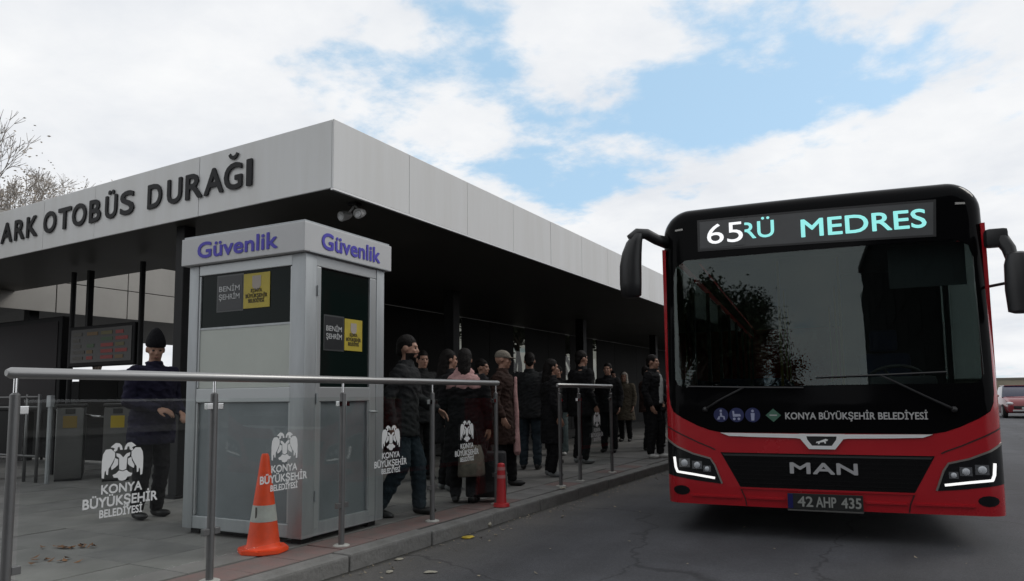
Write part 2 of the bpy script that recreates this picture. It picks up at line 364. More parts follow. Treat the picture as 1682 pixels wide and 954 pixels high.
# letters, standing off the end fascia
LET = [('A', -6.50, -6.153), ('R', -5.864, -5.60), ('K', -5.56, -5.41), ('O', -5.221, -4.93), ('T', -4.86, -4.575), ('O', -4.527, -4.225), ('B', -4.137, -3.905), ('Ü', -3.79, -3.56), ('S', -3.474, -3.21),
       ('D', -2.925, -2.675), ('U', -2.556, -2.31), ('R', -2.225, -1.95), ('A', -1.90, -1.60), ('G', -1.57, -1.30), ('I', -1.215, -1.145)]
LET[0] = ('A', -6.35, -6.06); LET[1] = ('R', -5.98, -5.73); LET[2] = ('K', -5.66, -5.40)
for ch, a, c in LET:
    b = text_mesh(ch, .270, bold=.026, extrude=.012, width=c-a)
    if ch == 'G':   # breve
        cx_ = (c-a)/2; n_ = 8
        arc = [(cx_+.085*math.cos(R_(200+140*t/n_)), .40+.085*math.sin(R_(200+140*t/n_))) for t in range(n_+1)]
        inn_ = [(cx_+.05*math.cos(R_(340-140*t/n_)), .405+.05*math.sin(R_(340-140*t/n_))) for t in range(n_+1)]
        prism(b, arc+inn_, .012, Matrix(((1, 0, 0, 0), (0, 0, -1, 0), (0, 1, 0, 0), (0, 0, 0, 1))))
    o = obj('letter', b, m_letter, shelter)
    o.rotation_euler = (0, 0, -ang); o.location = (a*math.cos(ang), -a*math.sin(ang)-.006, 3.312)
# columns
def column(x, y, s=.16, h=ZB+.02):
    b = BM(); box(b, x-s/2, x+s/2, y-s/2, y+s/2, 0, h, bev=.01); box(b, x-s, x+s, y-s, y+s, -.0, .025)
    return obj('column', b, m_steel_d, shelter)
column(-7.35-CX, 5.42-CY, .15)
for yy in (11.4, 17.6, 23.8, 30, 36.2, 42.4): column(-7.6-CX, yy-CY, .22)
# rear screen of dark cladding panels with narrow openings
RX = -9.86
def rear(y0, y1):
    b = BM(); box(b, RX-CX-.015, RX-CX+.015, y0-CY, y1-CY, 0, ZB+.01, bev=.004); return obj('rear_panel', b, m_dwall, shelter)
edges = [8.9, 10.3, 11.8, 13.4, 15.02, 15.24, 16.6, 17.95, 18.68, 20.2, 21.5, 21.86, 22.9, 23.85, 24.2, 26, 28.5, 30.5, 32.5, 35, 38, 41, 45, 50, 56]
gaps = {15.02, 17.95, 21.5, 23.85}
for a, c in zip(edges, edges[1:]):
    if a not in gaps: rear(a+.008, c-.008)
for a in gaps:       # low sill panel and dusky pane in each opening
    c = edges[edges.index(a)+1]
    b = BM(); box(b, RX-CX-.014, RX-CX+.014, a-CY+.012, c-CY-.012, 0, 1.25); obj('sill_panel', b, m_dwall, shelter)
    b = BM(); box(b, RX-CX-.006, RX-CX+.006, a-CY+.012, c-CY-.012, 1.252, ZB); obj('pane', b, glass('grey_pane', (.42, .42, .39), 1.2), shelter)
# second shelter behind, only its pale clad flank shows
back = thing('rear_canopy', 'pale panelled canopy standing behind the open left end of the shelter', 'canopy', (-14.3, 2.0, 0))
m_clad = mat('pale_cladding', (.34, .325, .30), .6, var=.08, vscale=.9)
b = BM(); box(b, -6, -.03, 0, 13.0, 2.82, 4.6); obj('canopy_core', b, m_steel_d, back)
for r_ in range(3):
    for k in range(9):
        b = BM(); box(b, -.03, .0, .02+1.44*k, 1.44*k+1.44, 2.80+.60*r_, 2.80+.60*r_+.585, bev=.006); obj('cladding_panel', b, m_clad, back)
for y in (1.2, 5.5, 9.8, 12.6):
    b = BM(); box(b, -.40, -.22, y-.09, y+.09, 0, 2.82); obj('column', b, m_steel_d, back)

# twin spotlight under the soffit corner
m_grey = mat('grey_plastic', (.35, .35, .34), .4)
sp = thing('twin_spotlight', 'twin headed grey spotlight fixed under the dark soffit near its corner', 'spotlight', (-4.95, 5.62, ZB+.018))
b = BM(); box(b, -.05, .05, -.05, .05, -.03, 0, bev=.005); obj('bracket', b, m_steel_d, sp)
for s in (-1, 1):
    b = BM(); tube(b, [(0, 0, -.02), (s*.05, 0, -.07), (s*.09, -.01, -.10)], .012, 8); obj('arm', b, m_grey, sp, smooth=True)
    b = BM(); tube(b, [(s*.09, .04, -.10), (s*.095, 0, -.115), (s*.11, -.07, -.14), (s*.112, -.085, -.145)], [.028, .045, .055, .05], 14); h = obj('lamp_head', b, m_grey, sp, smooth=True, angle=40)
    b = BM(); ell(b, (s*.1125, -.082, -.144), (.042, .012, .042)); obj('lens', b, mat('lamp_lens', (.7, .7, .7), .15), h, smooth=True)

# ================================================================ SECURITY KIOSK
m_alu = mat('aluminium', (.36, .38, .39), .40, metal=.35, var=.09, vscale=3, stretch=(3, 3, .5), detail=9)
m_alu2 = mat('aluminium_trim', (.42, .44, .445), .33, metal=.4)
m_kpan = mat('kiosk_panel', (.175, .198, .208), .42, metal=.2, var=.12, vscale=2.0, spec=.5)
m_kwhite = mat('kiosk_white_sheet', (.44, .47, .43), .5, var=.04, vscale=3)
m_kglass = mat('kiosk_dark_glass', (.006, .011, .010), .06, spec=.10)
m_sign = mat('kiosk_sign_face', (.50, .505, .51), .42, var=.03, vscale=3)
m_blue = mat('sign_blue', (.055, .04, .42), .5)
m_rub = mat('rubber', (.01, .01, .01), .8)
kio = thing('security_kiosk', 'small grey aluminium security booth with dark windows and blue lettered sign', 'kiosk', (-4.05, 4.045, 0), R_(2.0))
KW, KD = 1.31, 1.00
for (x0, x1, y0, y1) in ((-.145, 0, 0, .13), (-KW, -KW+.115, 0, .11), (-.115, 0, KD-.11, KD), (-KW, -KW+.115, KD-.11, KD)):
    b = BM(); box(b, x0, x1, y0, y1, .045, 2.235, bev=.012); obj('corner_post', b, m_alu, kio, smooth=True, angle=35)
for (n_, z0, z1) in (('top_rail', 2.145, 2.233), ('mid_rail', 1.075, 1.19), ('bottom_rail', .047, .15)):
    b = BM(); box(b, -KW+.115, -.145, .006, .05, z0, z1, bev=.006); obj(n_, b, m_alu2 if n_ != 'bottom_rail' else m_alu, kio)
    b = BM(); box(b, -.05, -.006, .13, KD-.11, z0, z1, bev=.006); obj(n_, b, m_alu2 if n_ != 'bottom_rail' else m_alu, kio)
# left face: dark pane, white sheet, lower panel, beads
b = BM(); box(b, -KW+.117, -.147, .022, .028, 1.695, 2.143); obj('window_pane', b, m_kglass, kio)
b = BM(); box(b, -KW+.117, -.147, .018, .026, 1.192, 1.69); obj('white_sheet', b, m_kwhite, kio)
b = BM(); box(b, -KW+.117, -.147, .014, .03, 1.683, 1.70); obj('glazing_bar', b, m_alu, kio)
b = BM(); box(b, -KW+.117, -.147, .030, .040, .152, 1.073); obj('lower_panel', b, m_kpan, kio)
for (x0, x1, z0, z1) in ((-KW+.117, -KW+.135, .155, 1.07), (-.165, -.147, .155, 1.07), (-KW+.117, -KW+.135, 1.195, 2.14), (-.165, -.147, 1.195, 2.14)):
    b = BM(); box(b, x0, x1, .010, .030, z0, z1, bev=.004); obj('glazing_bead', b, m_alu2, kio)
# right face: door leaf
b = BM(); box(b, -.05, -.004, .132, .182, .10, 2.143, bev=.006); obj('door_stile', b, m_alu2, kio)
b = BM(); box(b, -.05, -.004, .80, .888, .10, 2.143, bev=.006); obj('door_stile', b, m_alu2, kio)
b = BM(); box(b, -.03, -.022, .184, .798, 1.192, 2.143); obj('window_pane', b, m_kglass, kio)
b = BM(); box(b, -.04, -.03, .184, .798, .152, 1.073); obj('lower_panel', b, m_kpan, kio)
for (y0, y1) in ((.184, .20), (.782, .798)):
    b = BM(); box(b, -.03, -.008, y0, y1, .155, 1.07, bev=.003); obj('glazing_bead', b, m_alu, kio)
b = BM(); tube(b, [(-.004, .86, .98), (.04, .86, .98), (.045, .83, .98), (.045, .74, .985)], .009, 8); obj('door_handle', b, m_alu2, kio, smooth=True)
for zz in (.35, 1.1, 1.95):
    b = BM(); tube(b, [(.004, .139, zz-.04), (.004, .139, zz+.04)], .009, 8); obj('hinge', b, m_alu, kio)
# hidden sides, floor and inside
b = BM(); box(b, -KW+.115, -.115, KD-.04, KD-.01, .05, 2.23); obj('rear_wall', b, m_kpan, kio)
b = BM(); box(b, -KW+.01, -KW+.04, .11, KD-.11, .05, 2.23); obj('side_wall', b, m_kpan, kio)
b = BM(); box(b, -KW+.05, -.06, .06, KD-.06, .02, .045); obj('floor_plate', b, m_rub, kio)
for (x, y) in ((-.1, .1), (-KW+.1, .1), (-.1, KD-.1), (-KW+.1, KD-.1)):
    b = BM(); box(b, x-.05, x+.05, y-.05, y+.05, 0, .044); obj('foot', b, m_rub, kio)
# sign box
b = BM(); box(b, -KW-.045, .03, -.05, KD+.06, 2.237, 2.468, bev=.006); sign = obj('sign_box', b, m_sign, kio)
b = BM(); box(b, -KW-.03, .015, -.035, KD+.045, 2.469, 2.485); obj('roof_cap', b, m_alu, kio)
b = BM(); box(b, .0305, .034, .0, KD+.01, 2.237, 2.247); obj('sign_trim', b, m_alu, kio)
b = text_mesh('Güvenlik', .128, bold=.028, width=.90, extrude=.0008); o = obj('lettering', b, m_blue, sign); o.location = (-1.15, -.0535, 2.288)
b = text_mesh('Güvenlik', .128, bold=.028, width=.74, extrude=.0008); o = obj('lettering', b, m_blue, sign); o.location = (.0335, .145, 2.288); o.rotation_euler = (0, 0, R_(90))
# stickers on both panes
m_yel = mat('sticker_yellow', (.42, .33, .03), .5, var=.08, vscale=8); m_stk = mat('sticker_dark', (.012, .014, .016), .4)
m_lw = mat('sticker_white', (.42, .43, .43), .6); m_brown = mat('sticker_brown', (.06, .045, .01), .6); m_lil = mat('sticker_pale', (.34, .30, .26), .6)
def stickers(x0, z0, wd, ht, mtx):
    """two square stickers side by side; local x along the face, facing -y"""
    def put(b, m, n_, par=None):
        b.transform(mtx); return obj(n_, b, m, par or kio)
    b = BM(); box(b, x0-.012, x0+wd+.006, -.001, .002, z0-.012, z0+ht+.012); put(b, mat('sticker_edge', (.05, .055, .055), .4), 'sticker')
    b = BM(); box(b, x0, x0+wd-.006, -.003, -.0012, z0, z0+ht); s1 = put(b, m_stk, 'sticker')
    for t_, zz in (('BENİM', .56), ('ŞEHRİM', .32)):
        b = text_mesh(t_, ht*.15, bold=.02, width=wd*.82); b.transform(Matrix.Translation((x0+wd*.06, -.0042, z0+ht*zz))); put(b, m_lw, 'print', s1)
    x1 = x0+wd+.01
    b = BM(); box(b, x1, x1+wd, -.004, -.0012, z0, z0+ht); s2 = put(b, m_yel, 'sticker')
    b = BM(); M90 = Matrix(((1, 0, 0, 0), (0, 0, -1, 0), (0, 1, 0, 0), (0, 0, 0, 1)))
    prism(b, [(-.05, .0), (-.05, .09), (.05, .09), (.05, 0), (.02, -.03), (-.02, -.03)], 0, M90)
    b.transform(Matrix.Translation((x1+wd/2, -.0055, z0+ht*.62)) @ Matrix.Scale(wd/.3, 4)); put(b, m_lil, 'emblem', s2)
    for t_, zz, ww in (('KONYA', .45, .42), ('BÜYÜKŞEHİR', .30, .82), ('BELEDİYESİ', .16, .6)):
        b = text_mesh(t_, ht*.105, bold=.03, width=wd*ww, align='CENTER'); b.transform(Matrix.Translation((x1+wd/2, -.0052, z0+ht*zz))); put(b, m_brown, 'print', s2)
stickers(-.98, 1.835, .29, .285, Matrix.Translation((0, .020, 0)))
stickers(.245, 1.495, .228, .265, Matrix.Translation((-.0195, 0, 0)) @ Matrix.Rotation(R_(90), 4, 'Z'))

# ================================================================ RAILINGS WITH LOGO GLASS
m_rail = mat('brushed_rail', (.33, .33, .325), .36, metal=.75, var=.06, vscale=4, stretch=(1, .15, 1))
m_post = mat('post_steel', (.17, .17, .17), .42, metal=.6, var=.08, vscale=5)
m_chr = mat('chrome', (.8, .8, .8), .12, metal=1)
m_glass = glass('rail_glass', (.95, .965, .957), 1.33)
m_logo = mat('logo_white', (.62, .63, .63), .6)
m_plate = mat('base_plate', (.40, .40, .37), .6, var=.2, vscale=14)
M90 = Matrix(((1, 0, 0, 0), (0, 0, -1, 0), (0, 1, 0, 0), (0, 0, 0, 1)))
def eagle():
    """double headed eagle emblem, about 1 unit tall, centred at x=0, z 0..1, facing -y"""
    b = BM()
    half = [
        # head and neck
        [(.02, .80), (.04, .90), (.10, .97), (.19, .985), (.26, .93), (.31, .88), (.25, .87), (.21, .84), (.24, .79), (.20, .76), (.15, .80), (.14, .87), (.10, .88), (.08, .80)],
        # outer wing arch
        [(.20, .74), (.30, .84), (.42, .83), (.48, .72), (.50, .55), (.50, .30), (.49, .12), (.44, .10), (.43, .26), (.40, .30), (.39, .20), (.35, .18), (.34, .34), (.30, .40), (.24, .52), (.20, .62)],
        # inner feathers
        [(.12, .56), (.20, .60), (.22, .50), (.28, .38), (.27, .30), (.18, .36), (.12, .42)],
        # breast and body half
        [(.0, .60), (.05, .66), (.09, .70), (.17, .72), (.16, .64), (.10, .60), (.085, .30), (.0, .26)],
        # tail
        [(.0, .24), (.09, .27), (.16, .20), (.24, .17), (.21, .10), (.12, .09), (.08, .02), (.0, .0)]]
    for p in half:
        for s in (1, -1): prism(b, [(s*x, z) for x, z in p], 0, M90)
    return b
EAGLE_ME = None
def logo(parent, y, zbase, s=.886):
    """white film on the road side face of the glass (facing +x)"""
    r = Matrix.Translation((.0075, y, zbase)) @ Matrix.Rotation(R_(90), 4, 'Z')
    b = eagle(); b.transform(r @ Matrix.Translation((0, 0, .205*s)) @ Matrix.Diagonal((.235, 1, .235*s, 1))); obj('emblem', b, m_logo, parent)
    b = BM()
    for t_, zz, cap, wd in (('KONYA', .138, .052, .23), ('BÜYÜKŞEHİR', .062, .056, .42), ('BELEDİYESİ', .0, .044, .24)):
        c = text_mesh(t_, cap*s, bold=.028, width=wd, align='CENTER'); join(b, c, r @ Matrix.Translation((0, 0, zz*s)))
    obj('lettering', b, m_logo, parent)
def railing(label, x, ys, y0, y1, zr, logos, panels, extra_h=0):
    t = thing('glass_railing', label, 'railing', (x, 0, 0), 0, 'railings along the kerb')
    b = BM(); tube(b, [(0, y0-.02, zr), (0, y0, zr), (0, y1, zr), (0, y1+.02, zr)], [.016, .0275, .0275, .016], 16); obj('handrail', b, m_rail, t, smooth=True, angle=40)
    for y in ys:
        b = BM(); tube(b, [(0, y, .012), (0, y, zr-.105)], .0225, 16); tube(b, [(0, y, zr-.105), (0, y, zr-.095)], [.0225, .012], 16)
        p = obj('post', b, m_post, t, smooth=True, angle=40)
        b = BM(); tube(b, [(0, y, zr-.096), (0, y, zr-.02)], .0095, 10); obj('saddle_pin', b, m_chr, p, smooth=True, angle=40)
        b = BM(); tube(b, [(0, y, 0), (0, y, .008), (0, y, .014)], [.062, .062, .05], 18); obj('base_plate', b, m_plate, p, smooth=True, angle=40)
        for zz in (zr-.18, .30):
            for s in (-1, 1):
                if (s < 0 and y == ys[0]) or (s > 0 and y == ys[-1]): continue
                b = BM(); box(b, -.016, .016, y+s*.018 if s > 0 else y-.06, y+.06 if s > 0 else y-.018, zz-.02, zz+.02, bev=.004); obj('glass_clamp', b, m_chr if zz > .6 else m_post, p)
    for i, (a, c) in enumerate(zip(ys, ys[1:])):
        if i not in panels: continue
        b = BM(); box(b, -.005, .005, a+.045, c-.045, .14, zr-.13, bev=.0015); g = obj('glass_panel', b, m_glass, t)
        if i in logos: logo(g, *logos[i])
    return t
# logo: centre y on glass, base height, scale
railing('long steel handrail with glass panels bearing white emblems beside the booth', -3.78, [1.885, 3.023, 4.181, 5.352, 6.49], 1.86, 6.53, 1.238,
        {0: (2.44, .485), 1: (3.60, .485), 2: (4.755, .485), 3: (5.92, .485)}, (0, 1, 2, 3))
railing('short steel handrail with one emblem glass panel near the bus', -3.79, [8.07, 8.66, 9.80], 8.03, 9.84, 1.228, {1: (9.25, .485)}, (1,))

# ================================================================ CITY BUS
m_red = mat('bus_red', (.40, .008, .015), .26, spec=.5, coat=.5, var=.05, vscale=2)
m_redd = mat('bus_red_shade_seam', (.035, .004, .005), .6)
m_mask = mat('bus_black_mask', (.0035, .0035, .004), .10, spec=.05)
m_grill = mat('bus_grille', (.0045, .0045, .005), .5, bump=.3, bscale=90, spec=.12)
m_chrome = mat('bus_chrome', (.90, .90, .90), .28, metal=.3)
m_trim = mat('bus_trim', (.30, .29, .27), .35, metal=.7)
m_head = mat('headlamp_black', (.006, .006, .007), .2)
m_lens = mat('headlamp_reflector', (.32, .33, .34), .18, metal=.9)
m_drl = mat('daylight_strip', (.9, .9, .9), .3, emit=(1, .98, .95), estr=.85)
m_disp = mat('display_panel', (.062, .064, .066), .35, var=.12, vscale=3)
m_cyan = mat('led_cyan', (.1, .4, .4), .5, emit=(.36, .92, .88), estr=.80)
m_white = mat('led_white', (.5, .5, .5), .5, emit=(.95, .97, 1), estr=.95)
m_pl = mat('plastic_black', (.012, .012, .013), .42)
m_dash = mat('dash_plastic', (.045, .046, .048), .6)
m_wsg = glass('windscreen', (.66, .71, .70), 1.49, gcol=(.92, 1, .98))
m_swg = glass('side_window', (.30, .33, .32), 1.4)
m_tyre = mat('tyre', (.012, .012, .012), .8, bump=.2); m_rim = mat('rim', (.3, .3, .3), .35, metal=.8)
BW, ZTOP, RC, RR, ZLOW = 1.30, 2.965, .25, .15, .26
def bprof(z):
    return max(0, z-1.1)*.09 + max(0, .42-z)*.12
def bsdf(u, z):
    qx, qz = abs(u)-(BW-RC), z-(ZTOP-RC)
    return (RC-math.hypot(qx, qz)) if (qx > 0 and qz > 0) else min(BW-abs(u), ZTOP-z)
def BS(u, z, off=0):
    d = max(0, min(bsdf(u, z), RR))
    v = bprof(z) - .05 + .05*(u/BW)**2 + (RR-math.sqrt(max(0, RR*RR-(RR-d)**2)))
    return Vector((u, v-off, z))
ULIST = [0] + [s*k for s in (-1, 1) for k in (.25, .5, .75, 1.0, 1.1, 1.16, 1.19, 1.215, 1.235, 1.25, 1.265, 1.277, 1.287, 1.294)]
ZLIST = [.3+.12*i for i in range(21)] + [2.77, 2.81, 2.84, 2.87, 2.895, 2.915, 2.93, 2.945, 2.955, 2.961]
def cutmap(b, off, thick):
    us = [v.co.x for v in b.verts]; zs = [v.co.z for v in b.verts]
    for u in ULIST:
        if min(us) < u < max(us): bmesh.ops.bisect_plane(b, geom=b.verts[:]+b.edges[:]+b.faces[:], plane_co=(u, 0, 0), plane_no=(1, 0, 0), dist=1e-5)
    for z in ZLIST:
        if min(zs) < z < max(zs): bmesh.ops.bisect_plane(b, geom=b.verts[:]+b.edges[:]+b.faces[:], plane_co=(0, 0, z), plane_no=(0, 0, 1), dist=1e-5)
    bmesh.ops.remove_doubles(b, verts=b.verts, dist=1e-5)
    for v in b.verts: v.co = BS(v.co.x, v.co.z, off)
    bmesh.ops.recalc_face_normals(b, faces=b.faces)
    if b.faces and sum(f.normal.y*f.calc_area() for f in b.faces) > 0: bmesh.ops.reverse_faces(b, faces=b.faces)
    if thick: bmesh.ops.solidify(b, geom=b.faces[:], thickness=thick)
    return b
def patch(poly, off=.003, thick=.008):
    b = BM(); a = [b.verts.new((u, 0, z)) for u, z in poly]; es = [b.edges.new((a[i], a[(i+1) % len(a)])) for i in range(len(a))]
    bmesh.ops.triangle_fill(b, edges=es, use_beauty=True, use_dissolve=False)
    return cutmap(b, off, thick)
def resample(loop, n):
    L_ = []; tot = 0
    for i in range(len(loop)):
        a, c = loop[i], loop[(i+1) % len(loop)]; L_.append(math.hypot(c[0]-a[0], c[1]-a[1])); tot += L_[-1]
    return loop
def ringpatch(outer, inner, off, thick):
    b = BM(); es = []
    for lp in (outer, inner):
        a = [b.verts.new((u, 0, z)) for u, z in lp]; es += [b.edges.new((a[i], a[(i+1) % len(a)])) for i in range(len(a))]
    bmesh.ops.triangle_fill(b, edges=es, use_beauty=True, use_dissolve=False)
    # drop faces that lie inside the inner loop
    def inside(p, lp):
        c = False
        for i in range(len(lp)):
            (x1, y1), (x2, y2) = lp[i], lp[i-1]
            if (y1 > p[1]) != (y2 > p[1]) and p[0] < (x2-x1)*(p[1]-y1)/(y2-y1)+x1: c = not c
        return c
    dead = [f for f in b.faces if inside((f.calc_center_median().x, f.calc_center_median().z), inner)]
    bmesh.ops.delete(b, geom=dead, context='FACES_ONLY')
    return cutmap(b, off, thick)
def mirror(poly): return [(-u, z) for u, z in poly][::-1]
def strip(pts, wd):
    """thin ribbon polygon along (u,z) points"""
    up, dn = [], []
    for i, p in enumerate(pts):
        a, c = pts[max(i-1, 0)], pts[min(i+1, len(pts)-1)]; d = Vector((c[0]-a[0], c[1]-a[1])).normalized(); n_ = Vector((-d.y, d.x))*wd/2
        up.append((p[0]+n_.x, p[1]+n_.y)); dn.append((p[0]-n_.x, p[1]-n_.y))
    return up+dn[::-1]
bus = thing('city_bus', 'red city bus with black glass front and lit route display', 'bus', (-.67, 6.55, ROADZ), R_(6.714))
def bp(n_, b, m, parent=None, smooth=True, angle=35): return obj(n_, b, m, parent or bus, smooth=smooth, angle=angle)
# mask outline: lower edge rises towards the corners, thin red pillar edge left outside
low = [(1.270, 2.30), (1.266, 1.6), (1.258, 1.22), (1.245, 1.13), (1.215, 1.065), (1.13, 1.01), (1.0, .945), (.90, .908), (.80, .888)]
lowL = [(-u, z) for u, z in low][::-1]
topc = [(BW-RC+RC*math.cos(R_(t)), ZTOP-RC+RC*math.sin(R_(t))) for t in range(0, 91, 9)]
topc = [(u*.9985, min(z, ZTOP-.0015)) for u, z in topc]
topL = [(-u, z) for u, z in topc][::-1]
mask_outer = [(-u, z) for u, z in low] + low[::-1] + [(1.2985, 2.42), (1.2985, 2.6)] + topc[0:] + topL + [(-1.2985, 2.6), (-1.2985, 2.42)]
scr = [(-1.10, 1.285), (1.10, 1.285), (1.165, 1.30), (1.195, 1.36), (1.195, 2.30), (1.17, 2.40), (1.08, 2.455), (-1.08, 2.455), (-1.17, 2.40), (-1.195, 2.30), (-1.195, 1.36), (-1.165, 1.30)]
bp('front_mask', ringpatch(mask_outer, scr, .004, .012), m_mask)
bp('windscreen', patch(scr, .0035, .006), m_wsg)
# red front lower panel with pillar edges
red = [(-1.2995, 2.42), (-1.2995, ZLOW), (1.2995, ZLOW), (1.2995, 2.42)] + [(1.272, 2.30)] + [(u+.002, z-.003) for u, z in low[1:]] + [(u-.002, z-.003) for u, z in lowL[:-1]] + [(-1.272, 2.30)]
bp('front_panel', patch(red, 0, .02), m_red)
# brow line: crease shade laid on as a dark strip; bumper shut lines
for s in (1, -1):
    ln = [(s*1.295, .935), (s*1.15, .865), (s*1.0, .795), (s*.90, .755), (s*.86, .735)]
    bp('shade_shut_line', patch(strip(ln, .011), .0025, .002), m_redd)
    bp('shade_shut_line', patch(strip([(s*.655, .405), (s*.625, .33), (s*.615, ZLOW+.005)], .010), .0025, .002), m_redd)
    # raised red cheek round the lamp
    bp('bumper_ledge', patch([(s*1.075, .326), (s*1.075, .341), (s*.655, .341), (s*.655, .326)], .016, .016), m_red)
    bp('bumper_ledge', patch([(s*.605, .326), (s*.605, .341), (s*.305, .341), (s*.305, .326)], .016, .016), m_red)
    bp('fog_recess', patch([(s*(1.165+.075*math.cos(t*.5236)), .375+.042*math.sin(t*.5236)) for t in range(12)], .003, .004), m_head)
    # headlamp
    hp = [(s*1.297, .815), (s*1.20, .755), (s*1.05, .692), (s*.91, .655), (s*.875, .60), (s*.815, .445), (s*1.0, .462), (s*1.297, .505)]
    hl = bp('headlight', patch(hp, .004, .006), m_head)
    o = bp('headlight_trim', patch(strip([(s*1.297, .818), (s*1.20, .760), (s*1.05, .697), (s*.905, .660), (s*.868, .602), (s*.812, .447)], .014), .010, .008), m_trim, hl)
    bp('daylight_strip', patch(strip([(s*1.222, .665), (s*1.212, .575), (s*1.195, .535)], .021), .012, .006), m_drl, hl)
    bp('daylight_strip', patch(strip([(s*1.20, .537), (s*1.05, .518), (s*.87, .492)], .019), .012, .006), m_drl, hl)
    for (u, z, r) in ((1.13, .615, .038), (1.02, .600, .034), (.935, .570, .026)):
        bp('lamp_bezel', patch([(s*(u-r*1.25), z-r), (s*(u+r*1.25), z-r), (s*(u+r*1.25), z+r), (s*(u-r*1.25), z+r)], .008, .005), m_lens, hl)
        c = BS(s*u, z, .014); b = BM(); ell(b, c, (r*.8, .012, r*.8)); bp('lamp_lens', b, mat('lamp_bulb', (.5, .52, .55), .08, spec=.8), hl, angle=None)
    # corner marker light
    bp('marker_lamp', patch([(s*1.10, 2.745), (s*1.10, 2.763), (s*1.17, 2.758), (s*1.17, 2.742)], .010, .006), mat('marker', (.35, .34, .32), .3))
# grille
bp('grille', patch([(-.815, .715), (.815, .715), (.66, .425), (-.66, .425)], .003, .004), m_grill)
for z in (.70,):
    bp('grille_edge', patch([(-.80, z+.004), (.80, z+.004), (.785, z-.012), (-.785, z-.012)], .008, .006), mat('grille_lip', (.03, .03, .03), .4))
for k in range(7):
    z = .452+.036*k; e = .66+(.155)*(z-.425)/.29-.02
    bp('grille_slat', patch([(-e, z), (e, z), (e, z+.010), (-e, z+.010)], .006, .006), m_grill)
bp('bumper_lip', patch([(-.66, .408), (.66, .408), (.66, .422), (-.66, .422)], .010, .012), m_red)
# chrome wing and badge frame
for s in (1, -1):
    bp('chrome_wing', patch([(s*.14, .880), (s*.81, .884), (s*.74, .858), (s*.55, .852), (s*.20, .846), (s*.15, .838)], .014, .012), m_chrome)
fr_o = [(-.175, .882), (.175, .882), (.16, .835), (.10, .757), (-.10, .757), (-.16, .835)]
fr_i = [(-.115, .862), (.115, .862), (.11, .835), (.075, .785), (-.075, .785), (-.11, .835)]
bp('badge_frame', ringpatch(fr_o, fr_i, .018, .014), m_chrome)
bd = bp('badge', patch(fr_i, .008, .004), m_pl)
lion = [(-.045, .805), (-.04, .818), (-.02, .822), (.0, .830), (.03, .842), (.05, .836), (.044, .826), (.03, .822), (.032, .804), (.022, .804), (.018, .816), (-.012, .812), (-.018, .798), (-.03, .798), (-.028, .810)]
bp('lion_emblem', patch(lion, .014, .006), m_chrome, bd)
# maker's letters
for ch, u0, u1 in (('M', -.252, -.10), ('A', -.075, .085), ('N', .105, .255)):
    b = text_mesh(ch, .085, bold=.035, width=u1-u0, extrude=.008)
    for v in b.verts:
        p = BS(v.co.x+u0, v.co.z+.556, .010); v.co = (p.x, p.y+v.co.y, p.z)
    bp('letter', b, mat('badge_letters', (.55, .55, .56), .3, metal=.5), smooth=False)
# number plate
def flat_on(n_, b, u, z, off, m, parent=None):
    for v in b.verts:
        p = BS(v.co.x+u, v.co.z+z, off); v.co = (p.x, p.y+v.co.y, p.z)
    return bp(n_, b, m, parent, smooth=False)
b = BM(); box(b, -.285, .285, -.004, .006, .262, .392, bev=.004); pl = flat_on('number_plate', b, 0, 0, .026, mat('plate_face', (.020, .021, .020), .45))
b = BM(); box(b, -.281, -.243, -.0065, -.0042, .268, .387); flat_on('plate_band', b, 0, 0, .026, mat('plate_blue', (.012, .012, .10), .4), pl)
b = BM(); box(b, -.286, .286, -.012, .004, .248, .260); flat_on('plate_holder', b, 0, 0, .026, mat('plate_rim', (.10, .10, .095), .4), pl)
for t_, u, wd in (('42', -.205, .115), ('AHP', -.065, .15), ('435', .125, .145)):
    b = text_mesh(t_, .082, bold=.02, width=wd); flat_on('lettering', b, u, .286, .0315, mat('plate_text', (.30, .31, .29), .5), pl)
# city lettering and pictograms on the mask
m_ink = mat('mask_white', (.42, .42, .42), .6); m_icon = mat('icon_blue', (.012, .018, .085), .5); m_igl = mat('icon_pale', (.30, .32, .45), .6); m_green = mat('icon_green', (.05, .13, .09), .5)
b = text_mesh('KONYA BÜYÜKŞEHİR BELEDİYESİ', .055, bold=.02, width=1.055); flat_on('lettering', b, -.272, 1.003, .006, m_ink)
for k, u in enumerate((-.80, -.668, -.535)):
    b = BM(); prism(b, [(.062*math.cos(t*.2618), .062*math.sin(t*.2618)) for t in range(24)], 0, M90); ic = flat_on('pictogram', b, u, 1.038, .006, m_icon)
    b = BM()
    if k == 0:
        for p in ([(-.008, .02), (.008, .02), (.01, -.005), (.03, -.012), (.034, -.04), (.022, -.04), (.02, -.02), (-.008, -.015)], [(-.035, -.04), (-.02, -.012), (-.008, -.012), (-.012, -.04)]): prism(b, p, 0, M90)
        prism(b, [(.011*math.cos(t*.785), .036+.011*math.sin(t*.785)) for t in range(8)], 0, M90)
    elif k == 1:
        prism(b, [(-.035, .035), (-.02, .035), (-.018, .008), (.03, .008), (.036, -.012), (-.03, -.016)], 0, M90)
        for q in (-.02, .018): prism(b, [(q+.012*math.cos(t*.785), -.034+.012*math.sin(t*.785)) for t in range(8)], 0, M90)
    else:
        prism(b, [(-.016, .016), (.016, .016), (.012, -.048), (-.012, -.048)], 0, M90)
        prism(b, [(.012*math.cos(t*.785), .034+.012*math.sin(t*.785)) for t in range(8)], 0, M90)
    flat_on('pictogram_figure', b, u, 1.038, .0075, m_igl, ic)
b = BM(); prism(b, [(-.062, 0), (0, .056), (.062, 0), (0, -.056)], 0, M90); ic = flat_on('pictogram', b, -.368, 1.035, .006, m_green)
